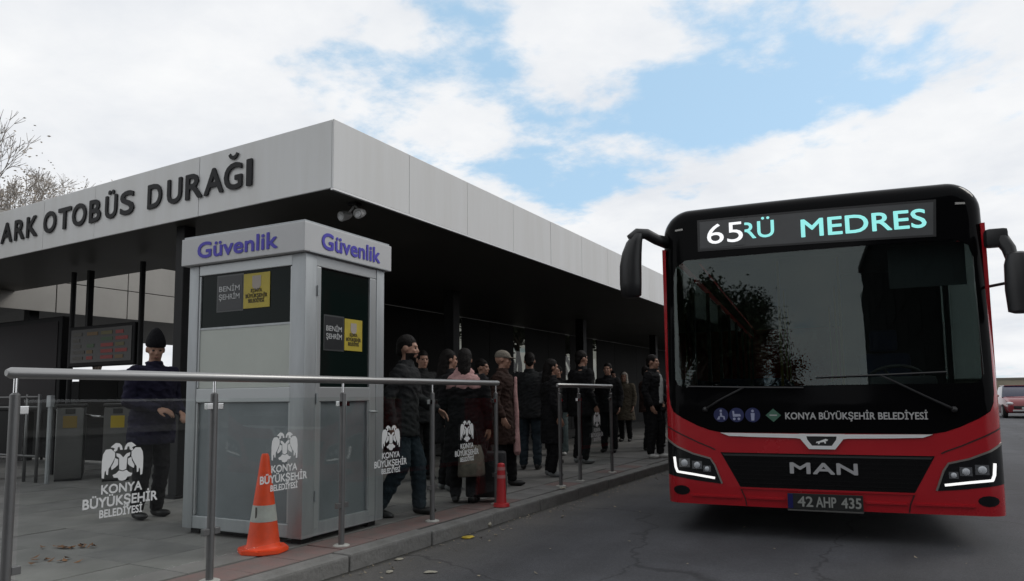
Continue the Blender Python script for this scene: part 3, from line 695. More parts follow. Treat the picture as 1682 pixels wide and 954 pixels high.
b = BM(); prism(b, [(-.03, -.004), (.03, -.004), (.03, .006), (-.03, .006)], 0, M90); flat_on('pictogram_figure', b, -.368, 1.035, .0075, m_ink, ic)
# route display
dp = bp('route_display', patch([(-.945, 2.808), (.945, 2.785), (.925, 2.505), (-.945, 2.545)], .0055, .002), m_disp)
bp('display_frame', ringpatch([(-.965, 2.826), (.965, 2.803), (.945, 2.487), (-.965, 2.527)], [(-.945, 2.808), (.945, 2.785), (.925, 2.505), (-.945, 2.545)], .007, .003), m_pl, dp)
b = text_mesh('RÜ', .150, bold=.010, width=.275); flat_on('lettering', b, -.575, 2.606, .0075, m_cyan, dp)
b = BM(); box(b, -.94, -.548, -.0015, 0, 2.552, 2.802); flat_on('display_cell', b, 0, 0, .0082, m_disp, dp)
b = text_mesh('65', .185, bold=0, width=.315); flat_on('lettering', b, -.878, 2.588, .0105, m_white, dp)
b = text_mesh('MEDRES', .155, bold=.016, width=.955); flat_on('lettering', b, -.075, 2.575, .0075, m_cyan, dp)
# wipers
for pts_ in ([(-.93, 1.085), (-.80, 1.17), (-.60, 1.275)], [(.965, 1.08), (.80, 1.17), (.55, 1.31), (.46, 1.36)]):
    b = BM(); tube(b, [BS(u, z, .03) for u, z in pts_], [.013]+[.009]*(len(pts_)-1), 8); wa = bp('wiper_arm', b, mat('wiper_grey', (.022, .022, .023), .5, spec=.2), angle=None)
    e = pts_[-1]; b = BM()
    s_ = 1 if e[0] < 0 else -1
    tube(b, [BS(e[0]-s_*.48, e[1]+.015, .022), BS(e[0], e[1], .03), BS(e[0]+s_*.48, e[1]-.01, .022)], .008, 6); bp('wiper_blade', b, m_pl, wa)
    b = BM(); ell(b, BS(pts_[0][0], pts_[0][1], .02), (.026, .026, .026)); bp('wiper_spindle', b, m_pl, wa)
# mirrors
def mirror_arm(n_, path, rad, head, par=bus):
    b = BM(); tube(b, path, rad, 12); a = bp(n_, b, m_pl, par, angle=None); return a
b = BM(); tube(b, [(-1.26, .22, 2.66), (-1.34, .10, 2.675), (-1.42, .02, 2.72), (-1.49, -.02, 2.72), (-1.56, -.04, 2.665)], [.060, .050, .050, .055, .05], 12); ma = bp('mirror_arm', b, m_pl, angle=None)
b = BM(); loft(b, [(-1.56, -.03, 2.12, .06, .04), (-1.565, -.03, 2.14, .095, .07), (-1.568, -.03, 2.25, .103, .085), (-1.565, -.03, 2.42, .103, .085), (-1.55, -.03, 2.54, .093, .08), (-1.525, -.03, 2.64, .075, .07), (-1.49, -.03, 2.71, .05, .05), (-1.47, -.03, 2.735, .02, .02)], 18)
bp('mirror_housing', b, m_pl, ma, angle=None)
b = BM(); box(b, -1.635, -1.495, .04, .058, 2.17, 2.55, bev=.006); bp('mirror_glass', b, mat('mirror_glass', (.6, .6, .6), .02, metal=1), ma)
b = BM(); box(b, 1.27, 1.425, .0, .12, 2.355, 2.50, bev=.03); tube(b, [(1.38, .05, 2.42), (1.42, .02, 2.33), (1.44, .0, 2.2)], [.055, .05, .04], 12); ma = bp('mirror_arm', b, m_pl)
b = BM(); loft(b, [(1.475, -.02, 1.815, .06, .05), (1.475, -.02, 1.83, .100, .08), (1.472, -.02, 2.0, .108, .09), (1.468, -.02, 2.2, .098, .09), (1.465, -.02, 2.275, .075, .07), (1.465, -.02, 2.292, .045, .04)], 18); bp('mirror_housing', b, m_pl, ma)
b = BM(); box(b, 1.40, 1.545, .062, .076, 1.86, 2.24, bev=.006); bp('mirror_glass', b, MATS['mirror_glass'], ma)
b = BM(); tube(b, [(1.29, .2, 2.06), (1.40, .0, 2.06)], .012, 8); bp('mirror_stay', b, m_pl, ma)
# body: swept sides and roof
VL = 12.0
def sweep(prof_pts, m, n_):
    b = BM(); rows = []
    for u, z in prof_pts:
        e = BS(u, z).y if abs(u) < BW+.01 else .2
        rows.append([b.verts.new((u, v, z)) for v in (e+.001, 1.0, 3, 6, 9, VL)])
    for a, c in zip(rows, rows[1:]):
        for k in range(5): b.faces.new((a[k], a[k+1], c[k+1], c[k]))
    bmesh.ops.solidify(b, geom=b.faces[:], thickness=.03)
    return bp(n_, b, m)
arc = [(BW-RC+RC*math.cos(R_(t)), ZTOP-RC+RC*math.sin(R_(t))) for t in range(0, 91, 10)]
roofp = [(BW, 2.58)] + arc + [(.5, ZTOP), (0, ZTOP), (-.5, ZTOP)] + [(-u, z) for u, z in arc[::-1]] + [(-BW, 2.58)]
sweep(roofp, [mat('bus_roof', (.30, .012, .015), .4)], 'roof')
for s in (1, -1):
    sweep([(s*BW, .30), (s*BW, .6), (s*BW, .9), (s*BW, 1.2)], m_red, 'side_panel')
    b = BM(); box(b, s*BW-.03 if s > 0 else -BW, s*BW if s > 0 else -BW+.03, .15, .48, 1.2, 2.58); bp('front_pillar', b, m_red)
    for k in range(8):
        v0 = .48+1.44*k
        b = BM(); box(b, min(s*(BW-.02), s*(BW-.008)), max(s*(BW-.02), s*(BW-.008)), v0+.05, v0+1.39, 1.22, 2.56); bp('side_window', b, m_swg)
        b = BM(); box(b, min(s*(BW-.04), s*(BW-.003)), max(s*(BW-.04), s*(BW-.003)), v0+1.392, v0+1.488, 1.2, 2.58); bp('window_pillar', b, m_pl)
for s in (1, -1):     # inner linings
    for z0, z1 in ((.385, 1.19), (2.59, 2.775)):
        b = BM(); box(b, min(s*1.235, s*1.225), max(s*1.235, s*1.225), .5, VL-.06, z0, z1); bp('cabin_lining', b, mat('cabin_lining', (.10, .105, .11), .7))
# kerb side doors (bus right side = -u)
for v0 in (.75, 5.2, 9.6):
    for k in (0, 1):
        b = BM(); box(b, -BW-.012, -BW-.002, v0+.62*k, v0+.60+.62*k, .36, 2.56, bev=.01); dr = bp('door', b, m_pl)
        b = BM(); box(b, -BW-.018, -BW-.0125, v0+.62*k+.07, v0+.53+.62*k, .5, 2.48); bp('door_pane', b, m_kglass, dr)
b = BM(); box(b, -BW, BW, VL, VL+.06, .3, 2.94, bev=.02); bp('rear_wall', b, m_red)
b = BM(); box(b, -1.1, 1.1, VL+.062, VL+.07, 1.3, 2.5); bp('rear_window', b, m_kglass)
b = BM(); box(b, -.9, .9, 3.0, 5.8, ZTOP+.001, ZTOP+.16, bev=.05); bp('roof_pod', b, m_pl)
b = BM(); box(b, -1.24, 1.24, .25, VL-.05, .24, .30); bp('chassis', b, m_rub)
for v in (2.7, 8.9):
    for s in (1, -1):
        b = BM(); tube(b, [(s*.98, v, .48), (s*1.0, v, .48), (s*1.25, v, .48), (s*1.27, v, .48)], [.42, .48, .48, .42], 28); wh = bp('wheel', b, m_tyre)
        b = BM(); tube(b, [(s*1.262, v, .48), (s*1.275, v, .48), (s*1.27, v, .48)], [.29, .27, .1], 24); bp('rim', b, m_rim, wh)
# inside
m_in = mat('interior_grey', (.26, .27, .28), .7); m_seat = mat('seat_blue', (.03, .04, .09), .8)
b = BM(); box(b, -1.25, 1.25, .45, VL-.05, .34, .38); bp('cabin_floor', b, mat('cabin_floor', (.07, .07, .07), .7))
b = BM(); box(b, -1.20, 1.20, .5, VL-.05, 2.78, 2.80); bp('cabin_ceiling', b, m_in)
b = BM(); box(b, -1.15, 1.15, .34, .62, 2.50, 2.775, bev=.03); bp('header_box', b, m_pl)
b = BM()
prism(b, [(.10, .75), (.12, 1.20), (.30, 1.255), (.62, 1.22), (.78, 1.05), (.78, .75)], 2.36, Matrix(((0, 0, 1, -1.18), (1, 0, 0, 0), (0, 1, 0, 0), (0, 0, 0, 1)))); ds = bp('dashboard', b, m_dash)
b = BM(); box(b, .42, .95, .50, .68, 1.22, 1.36, bev=.04); bp('instrument_hood', b, m_dash, ds)
b = BM(); pts_ = [Vector((.66+.225*math.cos(t*.2618), .80+.225*math.sin(t*.2618)*.62, 1.33+.225*math.sin(t*.2618)*-.55)) for t in range(25)]; tube(b, pts_, .016, 8, caps=False)
for t in (0, 2.1, 4.2): tube(b, [(.66, .80, 1.30), (.66+.22*math.cos(t), .80+.22*math.sin(t)*.62, 1.33-.22*math.sin(t)*.55)], .012, 6)
tube(b, [(.66, .80, 1.30), (.66, .70, 1.15)], .03, 8); bp('steering_wheel', b, mat('wheel_grey', (.06, .06, .06), .4), angle=None)
b = BM(); box(b, .40, .92, 1.25, 1.75, .75, .90, bev=.05); box(b, .42, .90, 1.66, 1.80, .88, 1.62, bev=.05); box(b, .53, .79, 1.68, 1.78, 1.64, 1.86, bev=.04); bp('driver_seat', b, m_seat)
b = BM(); box(b, .30, 1.24, 1.95, 1.99, .40, 2.50); bp('driver_partition', b, m_pl)
b = BM(); box(b, .60, 1.17, .27, .275, 2.10, 2.46); bp('sun_blind', b, mat('blind', (.035, .04, .042), .6))
for row in range(6):
    for u in (-.95, -.52, .52, .95):
        if u > 0 and row == 0: continue
        v = 2.9+1.25*row; b = BM(); box(b, u-.2, u+.2, v, v+.42, .78, .86, bev=.03); box(b, u-.2, u+.2, v+.38, v+.46, .80, 1.42, bev=.03); box(b, u-.05, u+.05, v+.1, v+.3, .38, .78); bp('passenger_seat', b, m_seat)
for u, v in ((-.35, 2.4), (.3, 2.4), (-.35, 5.0), (.35, 5.0), (-.35, 7.6), (.35, 7.6)):
    b = BM(); tube(b, [(u, v, .38), (u, v, 2.8)], .016, 8); bp('grab_pole', b, mat('pole_yellow', (.45, .3, .03), .35), angle=None)

# ================================================================ TRAFFIC CONE AND DELINEATOR
m_org = mat('cone_orange', (.80, .07, .012), .5, var=.12, vscale=8, bump=.05); m_band = mat('cone_band', (.42, .43, .40), .5, var=.12, vscale=12)
cn = thing('traffic_cone', 'orange traffic cone with one pale reflective band in front of the booth', 'cone', (-4.17, 3.79, 0), R_(14)); cn.scale = (.88, .88, 1)
b = BM()
n_ = 8; base = []
for k in range(n_):
    base.append((.205*math.cos(2*math.pi*(k+.5)/n_), .205*math.sin(2*math.pi*(k+.5)/n_)))
bb = BM(); prism(bb, base, .035); bmesh.ops.bevel(bb, geom=bb.edges[:], offset=.006, segments=2, affect='EDGES'); join(b, bb)
obj('base', b, m_org, cn, smooth=True, angle=40)
def crad(z): return .135-(z-.035)/(.70-.035)*.105
b = BM(); zs_ = [.033, .05, .10, .20, .2195]; loft(b, [(0, 0, z, crad(z)+(.015 if z < .04 else 0), crad(z)+(.015 if z < .04 else 0)) for z in zs_], 28); obj('cone_body', b, m_org, cn, smooth=True, angle=40)
b = BM(); loft(b, [(0, 0, z, crad(z)+.002, crad(z)+.002) for z in (.22, .28, .335)], 28); obj('reflective_band', b, m_band, cn, smooth=True, angle=40)
b = BM(); loft(b, [(0, 0, z, crad(z), crad(z)) for z in (.3355, .5, .62, .68)]+[(0, 0, .70, .024, .024)], 28); obj('cone_tip', b, m_org, cn, smooth=True, angle=40)
b = BM(); box(b, -.012, .0, -crad(.28)-.006, -crad(.28)-.002, .235, .325); o = obj('band_tear', b, mat('band_dark', (.06, .05, .045), .7), cn)
m_dred = mat('delineator_red', (.42, .02, .025), .5, var=.1)
dl = thing('red_delineator', 'small narrow red delineator post at the kerb end of the handrail', 'delineator', (-3.66, 6.38, 0))
b = BM(); tube(b, [(0, 0, 0), (0, 0, .03), (0, 0, .035)], [.085, .08, .05], 16); obj('base', b, m_dred, dl, smooth=True, angle=40)
b = BM(); loft(b, [(0, 0, .034, .052, .052), (0, 0, .2, .046, .046), (0, 0, .38, .040, .040), (0, 0, .42, .036, .036), (0, 0, .43, .02, .02)], 16); st_ = obj('tube', b, m_dred, dl, smooth=True, angle=40)
for z in (.36, .28):
    b = BM(); tube(b, [(0, 0, z), (0, 0, z+.032)], .0455 if z < .3 else .0430, 16, caps=False); obj('reflector_band', b, mat('delineator_band', (.42, .16, .16), .5), st_, smooth=True)

# ================================================================ TURNSTILES, BOARDS at the open end of the shelter
m_ts = mat('turnstile_steel', (.15, .15, .145), .42, metal=.5, var=.12, vscale=3); m_ts2 = mat('turnstile_dark', (.03, .03, .03), .4)
def turnstile(label, x, y, yel):
    t = thing('turnstile', label, 'turnstile', (x, y, 0), R_(58), 'ticket turnstiles under the shelter'); t.scale = (1.2, 1.1, 1.04)
    b = BM(); box(b, -.14, .14, 0, 1.1, .02, .98, bev=.03); obj('cabinet', b, m_ts, t, smooth=True, angle=35)
    b = BM(); box(b, -.15, .15, -.02, 1.12, .981, 1.02, bev=.012); obj('top_plate', b, m_ts2, t)
    b = BM(); box(b, -.07, .07, -.008, -.001, .70, .86); obj('card_sticker', b, mat('card_yellow', (.50, .36, .02), .5) if yel else mat('card_amber', (.25, .17, .04), .5), t)
    b = BM(); box(b, -.05, .05, -.012, -.001, .89, .955, bev=.004); obj('reader_screen', b, m_ts2, t)
    b = BM(); tube(b, [(.14, .5, .86), (.22, .5, .84), (.64, .44, .80)], .017, 8); obj('arm', b, m_chr, t, smooth=True)
    b = BM(); box(b, -.135, .135, .01, 1.09, 0, .02); obj('plinth', b, m_rub, t)
    return t
turnstile('left grey ticket turnstile with dull amber sticker under the shelter', -10.28, 5.85, False)
turnstile('right grey ticket turnstile with bright yellow sticker under the shelter', -9.62, 6.12, True)
# low inner railing between the turnstiles
ir = thing('inner_railing', 'low dark steel rail with slim posts behind the first emblem glass', 'railing', (-10.9, 5.55, 0))
for z in (1.16, 1.02, .35):
    b = BM(); tube(b, [(-3.2, -.05, z), (.4, .0, z)], .018, 8); obj('rail', b, m_post, ir, smooth=True)
for x in (-2.4, -.9, .1, .4):
    b = BM(); tube(b, [(x, 0, 0), (x, 0, 1.2)], .022, 8); obj('post', b, m_post, ir, smooth=True)
b = BM(); box(b, -.30, -.18, -.03, .03, .98, 1.14, bev=.01); obj('card_reader', b, m_alu, ir)
b = BM(); box(b, .62, .72, -.03, .03, 1.02, 1.18, bev=.01); tube(b, [(.67, 0, 0), (.67, 0, 1.02)], .03, 8); obj('card_reader', b, m_alu, ir)
# partition added to darken the open background behind the gates
pt_ = thing('dark_fill_partition', 'added waist high partition darkening the background behind the ticket turnstiles', 'partition', (-8.75, 7.75, 0))
for k in range(7):
    b = BM(); box(b, -1.15*(k+1)+.012, -1.15*k-.012, -.02, .02, .04, 1.46 if k % 3 else 1.52, bev=.005); obj('dark_fill_panel', b, m_dwall if k % 2 else m_black, pt_)
    b = BM(); tube(b, [(-1.15*k, 0, 0), (-1.15*k, 0, 1.56)], .025, 8); obj('post', b, m_steel_d, pt_)
# information board
ib = thing('information_board', 'black departure board with dim red and amber rows on two posts', 'display board', (-10.1, 6.25, 0))
for x in (-.95, .72):
    b = BM(); tube(b, [(x, 0, 0), (x, 0, 3.05)], .038, 10); obj('post', b, m_steel_d, ib, smooth=True, angle=40)
b = BM(); box(b, -.62, -.56, -.0, .08, 2.16, 3.05); obj('hanger', b, m_steel_d, ib)
b = BM(); box(b, -.9, .68, -.06, .06, 1.60, 2.20, bev=.015); bd_ = obj('board_case', b, m_black, ib)
b = BM(); box(b, -.84, .62, -.066, -.061, 1.66, 2.15); obj('screen', b, mat('board_screen', (.015, .013, .011), .35), bd_)
cols = [(.16, .012, .010), (.022, .05, .018), (.09, .05, .012), (.07, .06, .015)]
for r in range(5):
    for c in range(4):
        if rnd.random() < .15: continue
        x = -.78+.345*c; z = 2.08-.088*r; wd = rnd.uniform(.14, .30)
        cc = cols[0] if (c == 2 and r > 1) or rnd.random() < .15 else cols[1+(r+c) % 3]
        if c == 0: cc = (.04, .037, .03)
        b = BM(); box(b, x, x+wd, -.070, -.0665, z-.028, z+.022); obj('led_row', b, mat('led_%d' % int(cc[0]*100+cc[1]*1000), cc, .5, emit=cc, estr=.08), bd_)
b = BM(); box(b, -1.3, .72, -.05, .05, 1.48, 1.53); obj('cross_rail', b, m_alu, ib)
ap = thing('advertising_panel', 'large black advertising panel at the left edge under the shelter', 'billboard', (-12.55, 6.3, 0))
b = BM(); box(b, -1.6, 1.28, -.07, .07, .95, 2.40, bev=.02); cs_ = obj('panel_case', b, m_black, ap)
b = BM(); box(b, -1.5, 1.18, -.078, -.0715, 1.05, 2.32); obj('poster', b, mat('poster_dark', (.010, .008, .009), .4, col2=(.016, .012, .014), vscale=1.5, spec=.1), cs_)
for x in (-1.4, 1.1):
    b = BM(); box(b, x-.05, x+.05, -.05, .05, 0, .95); obj('leg', b, m_black, ap)
# ================================================================ PEOPLE
def remesh(b, voxel, smooth_it=4, fold=0, fseed=0):
    me = bpy.data.meshes.new('rm'); b.to_mesh(me); b.free()
    o = bpy.data.objects.new('rm', me); COL.objects.link(o)
    r = o.modifiers.new('r', 'REMESH'); r.mode = 'VOXEL'; r.voxel_size = voxel
    s = o.modifiers.new('s', 'SMOOTH'); s.factor = .5; s.iterations = smooth_it
    dg = bpy.context.evaluated_depsgraph_get(); out = bpy.data.meshes.new_from_object(o.evaluated_get(dg))
    bpy.data.objects.remove(o); bpy.data.meshes.remove(me)
    if fold:      # soft creases running across the cloth
        new = []
        for v in out.vertices:
            p = Vector((v.co.x*9, v.co.y*9, v.co.z*17+v.co.x*5))+Vector((fseed*7.1, 0, 0)); n_ = mnoise.noise(p)
            new.append(v.co+v.normal*(fold*(abs(n_)*-1.6+.4)+fold*.5*mnoise.noise(p*2.7)))
        for v, c in zip(out.vertices, new): v.co = c
    return out
m_skin = mat('skin', (.36, .20, .14), .55, var=.06, vscale=14)
m_eye = mat('eye', (.02, .015, .012), .2); m_lip = mat('lip', (.26, .10, .08), .5)
m_hair = mat('hair_dark', (.008, .0065, .006), .65, bump=.5, bscale=90, spec=.15)
def cloth(name, col, bs=28): return mat(name, col, .9, var=.22, vscale=7, bump=.55, bscale=bs, spec=.2)
def hand(bm, wr, d, up, side, curl=.5):
    """five-fingered hand: palm along d, back of hand towards up"""
    d = Vector(d).normalized(); up = (Vector(up)-d*Vector(up).dot(d)).normalized(); s = d.cross(up).normalized()*side
    for k in range(4):
        o_ = (k-1.5)*.019; a = wr+s*o_*.6; c = wr+d*.085+s*o_
        capsule(bm, a, c, .014, .0125, 8)
        L_ = (.066, .076, .072, .056)[k]; p = c; dd = d.copy()
        for j, f in enumerate((.45, .32, .23)):
            ang_ = curl*(.5 if j == 0 else .8); dd = (dd*math.cos(ang_)-up*math.sin(ang_)).normalized(); up2 = up
            q = p+dd*L_*f*1.25; capsule(bm, p, q, .0098-.0008*j, .0092-.0008*j, 8); p = q
    a = wr+d*.02-s*.024; c = wr+d*.055-s*.052-up*.012; e = c+(d*.8-s*.15-up*.45*curl).normalized()*.045
    capsule(bm, a, c, .014, .0115, 8); capsule(bm, c, e, .0112, .0095, 8)
def person(label, loc, face, H, pose, wear, group='people waiting at the stop'):
    """face: heading in degrees the person looks to (0 = -Y, 90 = +X)"""
    t = thing('person', label, 'person', loc, R_(face), group); t.scale = (H/1.765,)*3
    P = dict(lean=0, head=(0, 0), LE=(.25, .04, 1.13), LW=(.25, -.07, .90), RE=(-.25, .04, 1.13), RW=(-.25, -.07, .90),
             LK=(.10, -.03, .50), LA=(.105, .03, .09), RK=(-.10, -.03, .50), RA=(-.105, .03, .09), curl=.55, bulk=1.0)
    P.update(pose); B = P['bulk']; V = Vector
    ln = P['lean']
    def tp(x, y, z): return V((x, y-ln*(z-.95) if z > .95 else y, z))
    def torso(b, inf, z0=.86, z1=1.47, sx=1.0):
        lv = [(.80, .150, .105), (.88, .170, .122), (.97, .168, .122), (1.08, .150, .112), (1.2, .160, .120), (1.32, .180, .126), (1.40, .172, .112), (1.445, .120, .085), (1.48, .075, .068)]
        loft(b, [(0, tp(0, 0, z).y, z, (rx+inf)*B*sx, (ry+inf)*B) for z, rx, ry in lv if z0 <= z <= z1+.02], 20)
    J = {k: V(P[k]) for k in ('LE', 'LW', 'RE', 'RW', 'LK', 'LA', 'RK', 'RA')}
    for k in ('LE', 'LW', 'RE', 'RW'): J[k].y -= ln*(1.35-.95)*.8
    SH = {'L': tp(.185*B, 0, 1.405), 'R': tp(-.185*B, 0, 1.405)}; HP = {'L': V((.088, 0, .90)), 'R': V((-.088, 0, .90))}
    # body, one continuous mesh
    b = BM(); torso(b, -.012)
    nk = tp(0, 0, 1.44); hc = tp(0, -.015, 1.645); capsule(b, nk, hc-V((0, 0, .07)), .062, .056)
    hb = BM(); ell(hb, (0, .012, .02), (.076, .097, .103), 20, 14); ell(hb, (0, -.028, -.045), (.060, .070, .078), 16, 10); ell(hb, (0, -.062, -.095), (.032, .030, .028))
    capsule(hb, (0, -.086, .016), (0, -.101, -.028), .010, .0155); ell(hb, (0, -.060, -.020), (.050, .036, .045)); ell(hb, (0, -.078, .028), (.052, .018, .014)); ell(hb, (0, -.092, -.062), (.026, .012, .013))
    for s in (1, -1): ell(hb, (s*.078, .010, -.008), (.011, .024, .032)); ell(hb, (s*.04, -.068, -.025), (.02, .02, .02))
    HM = Matrix.Translation(hc) @ Matrix.Rotation(R_(P['head'][0]), 4, 'Z') @ Matrix.Rotation(R_(P['head'][1]), 4, 'X')
    join(b, hb, HM)
    for s, q in (('L', 1), ('R', -1)):
        capsule(b, SH[s], J[s+'E'], .050, .040); capsule(b, J[s+'E'], J[s+'W'], .041, .028)
        d = (J[s+'W']-J[s+'E']).normalized(); hand(b, J[s+'W'], d, P.get(s+'up', V((q, .3, 0))), q if s == 'L' else q, P['curl'])
        capsule(b, HP[s], J[s+'K'], .080, .056); capsule(b, J[s+'K'], J[s+'A'], .055, .038)
    me = remesh(b, .0085, 2)
    bb = BM(); bb.from_mesh(me); bpy.data.meshes.remove(me); nb = len(bb.faces)
    eb = BM()
    for s in (1, -1): ell(eb, (s*.031, -.0835, .004), (.0135, .009, .008), 10, 6)
    join(bb, eb, HM); bb.faces.ensure_lookup_table()
    for f in bb.faces[nb:]: f.material_index = 1
    n2_ = len(bb.faces); lb = BM(); ell(lb, (0, -.0985, -.062), (.022, .008, .006), 10, 6); join(bb, lb, HM); bb.faces.ensure_lookup_table()
    for f in bb.faces[n2_:]: f.material_index = 2
    if wear.get('beard'):
        bi = HM.inverted()
        for f in bb.faces[:nb]:
            c = bi @ f.calc_center_median()
            if -.16 < c.z < -.048 and -.2 < c.y < .01 and abs(c.x) < .09 and (c.z < -.085 or abs(c.x) > .035 or -.058 < c.z) and not (abs(c.z+.062) < .008 and abs(c.x) < .02): f.material_index = 3
    obj('body', bb, [m_skin, m_eye, m_lip, m_hair], t, smooth=True)
    # trousers
    b = BM(); torso(b, .012, .86, 1.0)
    lg = wear.get('leg', .018)
    for s in ('L', 'R'):
        capsule(b, HP[s], J[s+'K'], .088+lg*.4, .062+lg); capsule(b, J[s+'K'], J[s+'A']+V((0, 0, .02)), .060+lg, .050+lg*.9)
    obj('trousers', remesh(b, .013, 4, .011, H), wear['trousers'], t, smooth=True)
    # shoes
    for s, q in (('L', 1), ('R', -1)):
        a = J[s+'A']; b = BM(); tilt = P.get(s+'tilt', 0)
        fb_ = BM(); ell(fb_, (0, .015, -.035), (.043, .055, .045)); ell(fb_, (0, -.09, -.05), (.045, .085, .034)); capsule(fb_, (0, .02, -.045), (0, -.10, -.058), .040, .036); capsule(fb_, (0, .01, 0), (0, .01, -.03), .045, .045)
        join(b, fb_, Matrix.Translation(a) @ Matrix.Rotation(R_(P.get(s+'turn', q*8)), 4, 'Z') @ Matrix.Rotation(R_(tilt), 4, 'X'))
        obj('shoe', remesh(b, .010, 3), wear['shoes'], t, smooth=True)
    # jacket or coat
    hem = wear.get('hem', .80); inf = wear.get('inf', .032)
    b = BM(); torso(b, inf, .86, 1.45)
    capsule(b, tp(-.13*B, 0, 1.41), tp(.13*B, 0, 1.41), .075, .075)
    if hem < .86:
        k0 = (.172+inf)*B
        fl = wear.get('flare', .0)
        loft(b, [(0, 0, .97, k0, (.124+inf)*B), (0, 0, .86, k0+.004, (.126+inf)*B), (0, 0, (hem+.86)/2, k0+.006+fl*.5, (.13+inf)*B+fl*.5), (0, 0, hem, k0+.004+fl, (.13+inf)*B+fl)], 22)
    for s in ('L', 'R'):
        cuff = J[s+'E'].lerp(J[s+'W'], .93)
        capsule(b, SH[s], J[s+'E'], .062+inf*.55, .050+inf*.45); capsule(b, J[s+'E'], cuff, .051+inf*.45, .040+inf*.3)
    cz = tp(0, 0, 1.47); loft(b, [(0, cz.y, 1.43, .105, .09), (0, cz.y-.004, 1.50, .083, .08), (0, cz.y-.006, 1.53, .074, .074)], 18)
    jk = obj('jacket', remesh(b, .012, 4, .014, H*3), wear['jacket'], t, smooth=True)
    if wear.get('shirt'):
        b = BM(); fb_ = []
        loft(b, [(0, tp(0, 0, z).y-.012-inf, z, rx, ry) for z, rx, ry in ((.93, .10, .145), (1.05, .085, .142), (1.2, .075, .15), (1.34, .055, .150), (1.44, .03, .12))], 14)
        obj('shirt', remesh(b, .014, 3), wear['shirt'], t, smooth=True)
    # hair, hat, scarf
    b = BM(); k = wear.get('hair', 'short')
    if k == 'short':
        ell(b, (0, .020, .040), (.084, .101, .099), 18, 12); ell(b, (0, .075, -.02), (.065, .045, .07), 14, 8)
        cut = -.055
    elif k == 'long':
        ell(b, (0, .022, .036), (.088, .104, .104), 18, 12); capsule(b, (0, .06, 0), (0, .085, -.20), .082, .075); cut = -.03
    elif k == 'beanie':
        loft(b, [(0, .010, .028, .090, .108), (0, .010, .05, .094, .112), (0, .012, .085, .090, .106), (0, .018, .14, .072, .084), (0, .022, .19, .044, .050), (0, .024, .215, .014, .016)], 22); cut = None
    elif k == 'cap':
        loft(b, [(0, .008, .018, .086, .106), (0, .008, .045, .089, .109), (0, .012, .085, .078, .094), (0, .014, .115, .045, .055), (0, .014, .125, .012, .014)], 22); ell(b, (0, -.125, .028), (.065, .055, .009)); cut = None
    elif k == 'scarf':
        ell(b, (0, .018, .02), (.092, .108, .118), 18, 12); capsule(b, (0, .03, -.03), (0, .02, -.13), .088, .105); cut = -.035
    if cut is not None:      # open the face
        me_ = remesh(b, .008, 2, .005, H); b = BM(); b.from_mesh(me_); bpy.data.meshes.remove(me_)
        dead = [v for v in b.verts if v.co.y < cut and v.co.z < (.055 if k != 'scarf' else .062) and abs(v.co.x) < .075]
        bmesh.ops.delete(b, geom=dead, context='VERTS')
        b.transform(HM); obj('hair' if k != 'scarf' else 'head_scarf', b, wear.get('hairmat', m_hair), t, smooth=True)
    else:
        b.transform(HM); obj('hat', remesh(b, .008, 3), wear.get('hairmat', m_hair), t, smooth=True)
    if wear.get('shawl'):
        b = BM(); loft(b, [(0, tp(0, .01, z).y, z, rx, ry) for z, rx, ry in ((1.30, .235, .165), (1.36, .242, .168), (1.43, .205, .150), (1.48, .135, .12), (1.53, .098, .098), (1.555, .08, .085))], 26)
        me_ = remesh(b, .012, 3, .014, 3); obj('shawl', me_, wear['shawl'], t, smooth=True)
    if wear.get('drape'):
        b = BM(); loft(b, [(.05+.02*math.sin(z*9), -.168-.02*(1.2-z if z < 1.2 else 0), z, r, r*.55) for z, r in ((1.42, .035), (1.2, .05), (.95, .06), (.75, .055), (.62, .075), (.45, .085), (.40, .05))], 14); obj('hanging_scarf', remesh(b, .014, 3), wear['drape'], t, smooth=True)
    return t
c_black = cloth('cloth_black', (.010, .010, .011)); c_navy = cloth('cloth_navy', (.014, .013, .030)); c_jean = cloth('cloth_jeans', (.022, .032, .040)); c_char = cloth('cloth_charcoal', (.020, .021, .022))
c_pink = cloth('cloth_pink', (.42, .25, .24)); c_olive = cloth('cloth_olive', (.095, .080, .058)); c_white = cloth('cloth_white', (.42, .43, .42)); c_grj = cloth('cloth_grey_jeans', (.10, .13, .13)); c_cream = cloth('cloth_cream', (.38, .35, .31)); c_brown = cloth('cloth_brown', (.035, .02, .016))
sh_b = mat('shoe_black', (.010, .010, .010), .5); sh_w = mat('shoe_white', (.50, .50, .48), .5); sh_g = mat('shoe_grey', (.16, .17, .17), .6)
person('person in a pointed black beanie and navy jacket behind the first emblem glass', (-6.32, 4.36, 0), 92, 1.70,
       dict(head=(-28, 14), LE=(.27, .02, 1.13), LW=(.16, -.22, 1.02), RE=(-.26, .0, 1.13), RW=(-.12, -.24, 1.06), bulk=1.12, Lup=(.5, 0, 1), Rup=(-.5, 0, 1)),
       dict(trousers=c_black, jacket=c_navy, shoes=sh_b, hair='beanie', hairmat=cloth('hat_black', (.006, .006, .008), 60), beard=False, hem=.72))
person('bearded person in dark jacket striding beside the booth with hand forward', (-4.20, 5.47, 0), 112, 1.68,
       dict(lean=.05, head=(4, 4), LE=(.25, -.06, 1.15), LW=(.20, -.29, 1.03), RE=(-.25, .10, 1.14), RW=(-.24, .05, .90), LK=(.10, -.13, .50), LA=(.10, -.14, .09), RK=(-.10, -.02, .50), RA=(-.10, .20, .11), Rtilt=18, Lup=(.6, 0, 1)),
       dict(trousers=c_jean, jacket=c_char, shoes=sh_b, hair='short', beard=True, hem=.78, leg=.024))
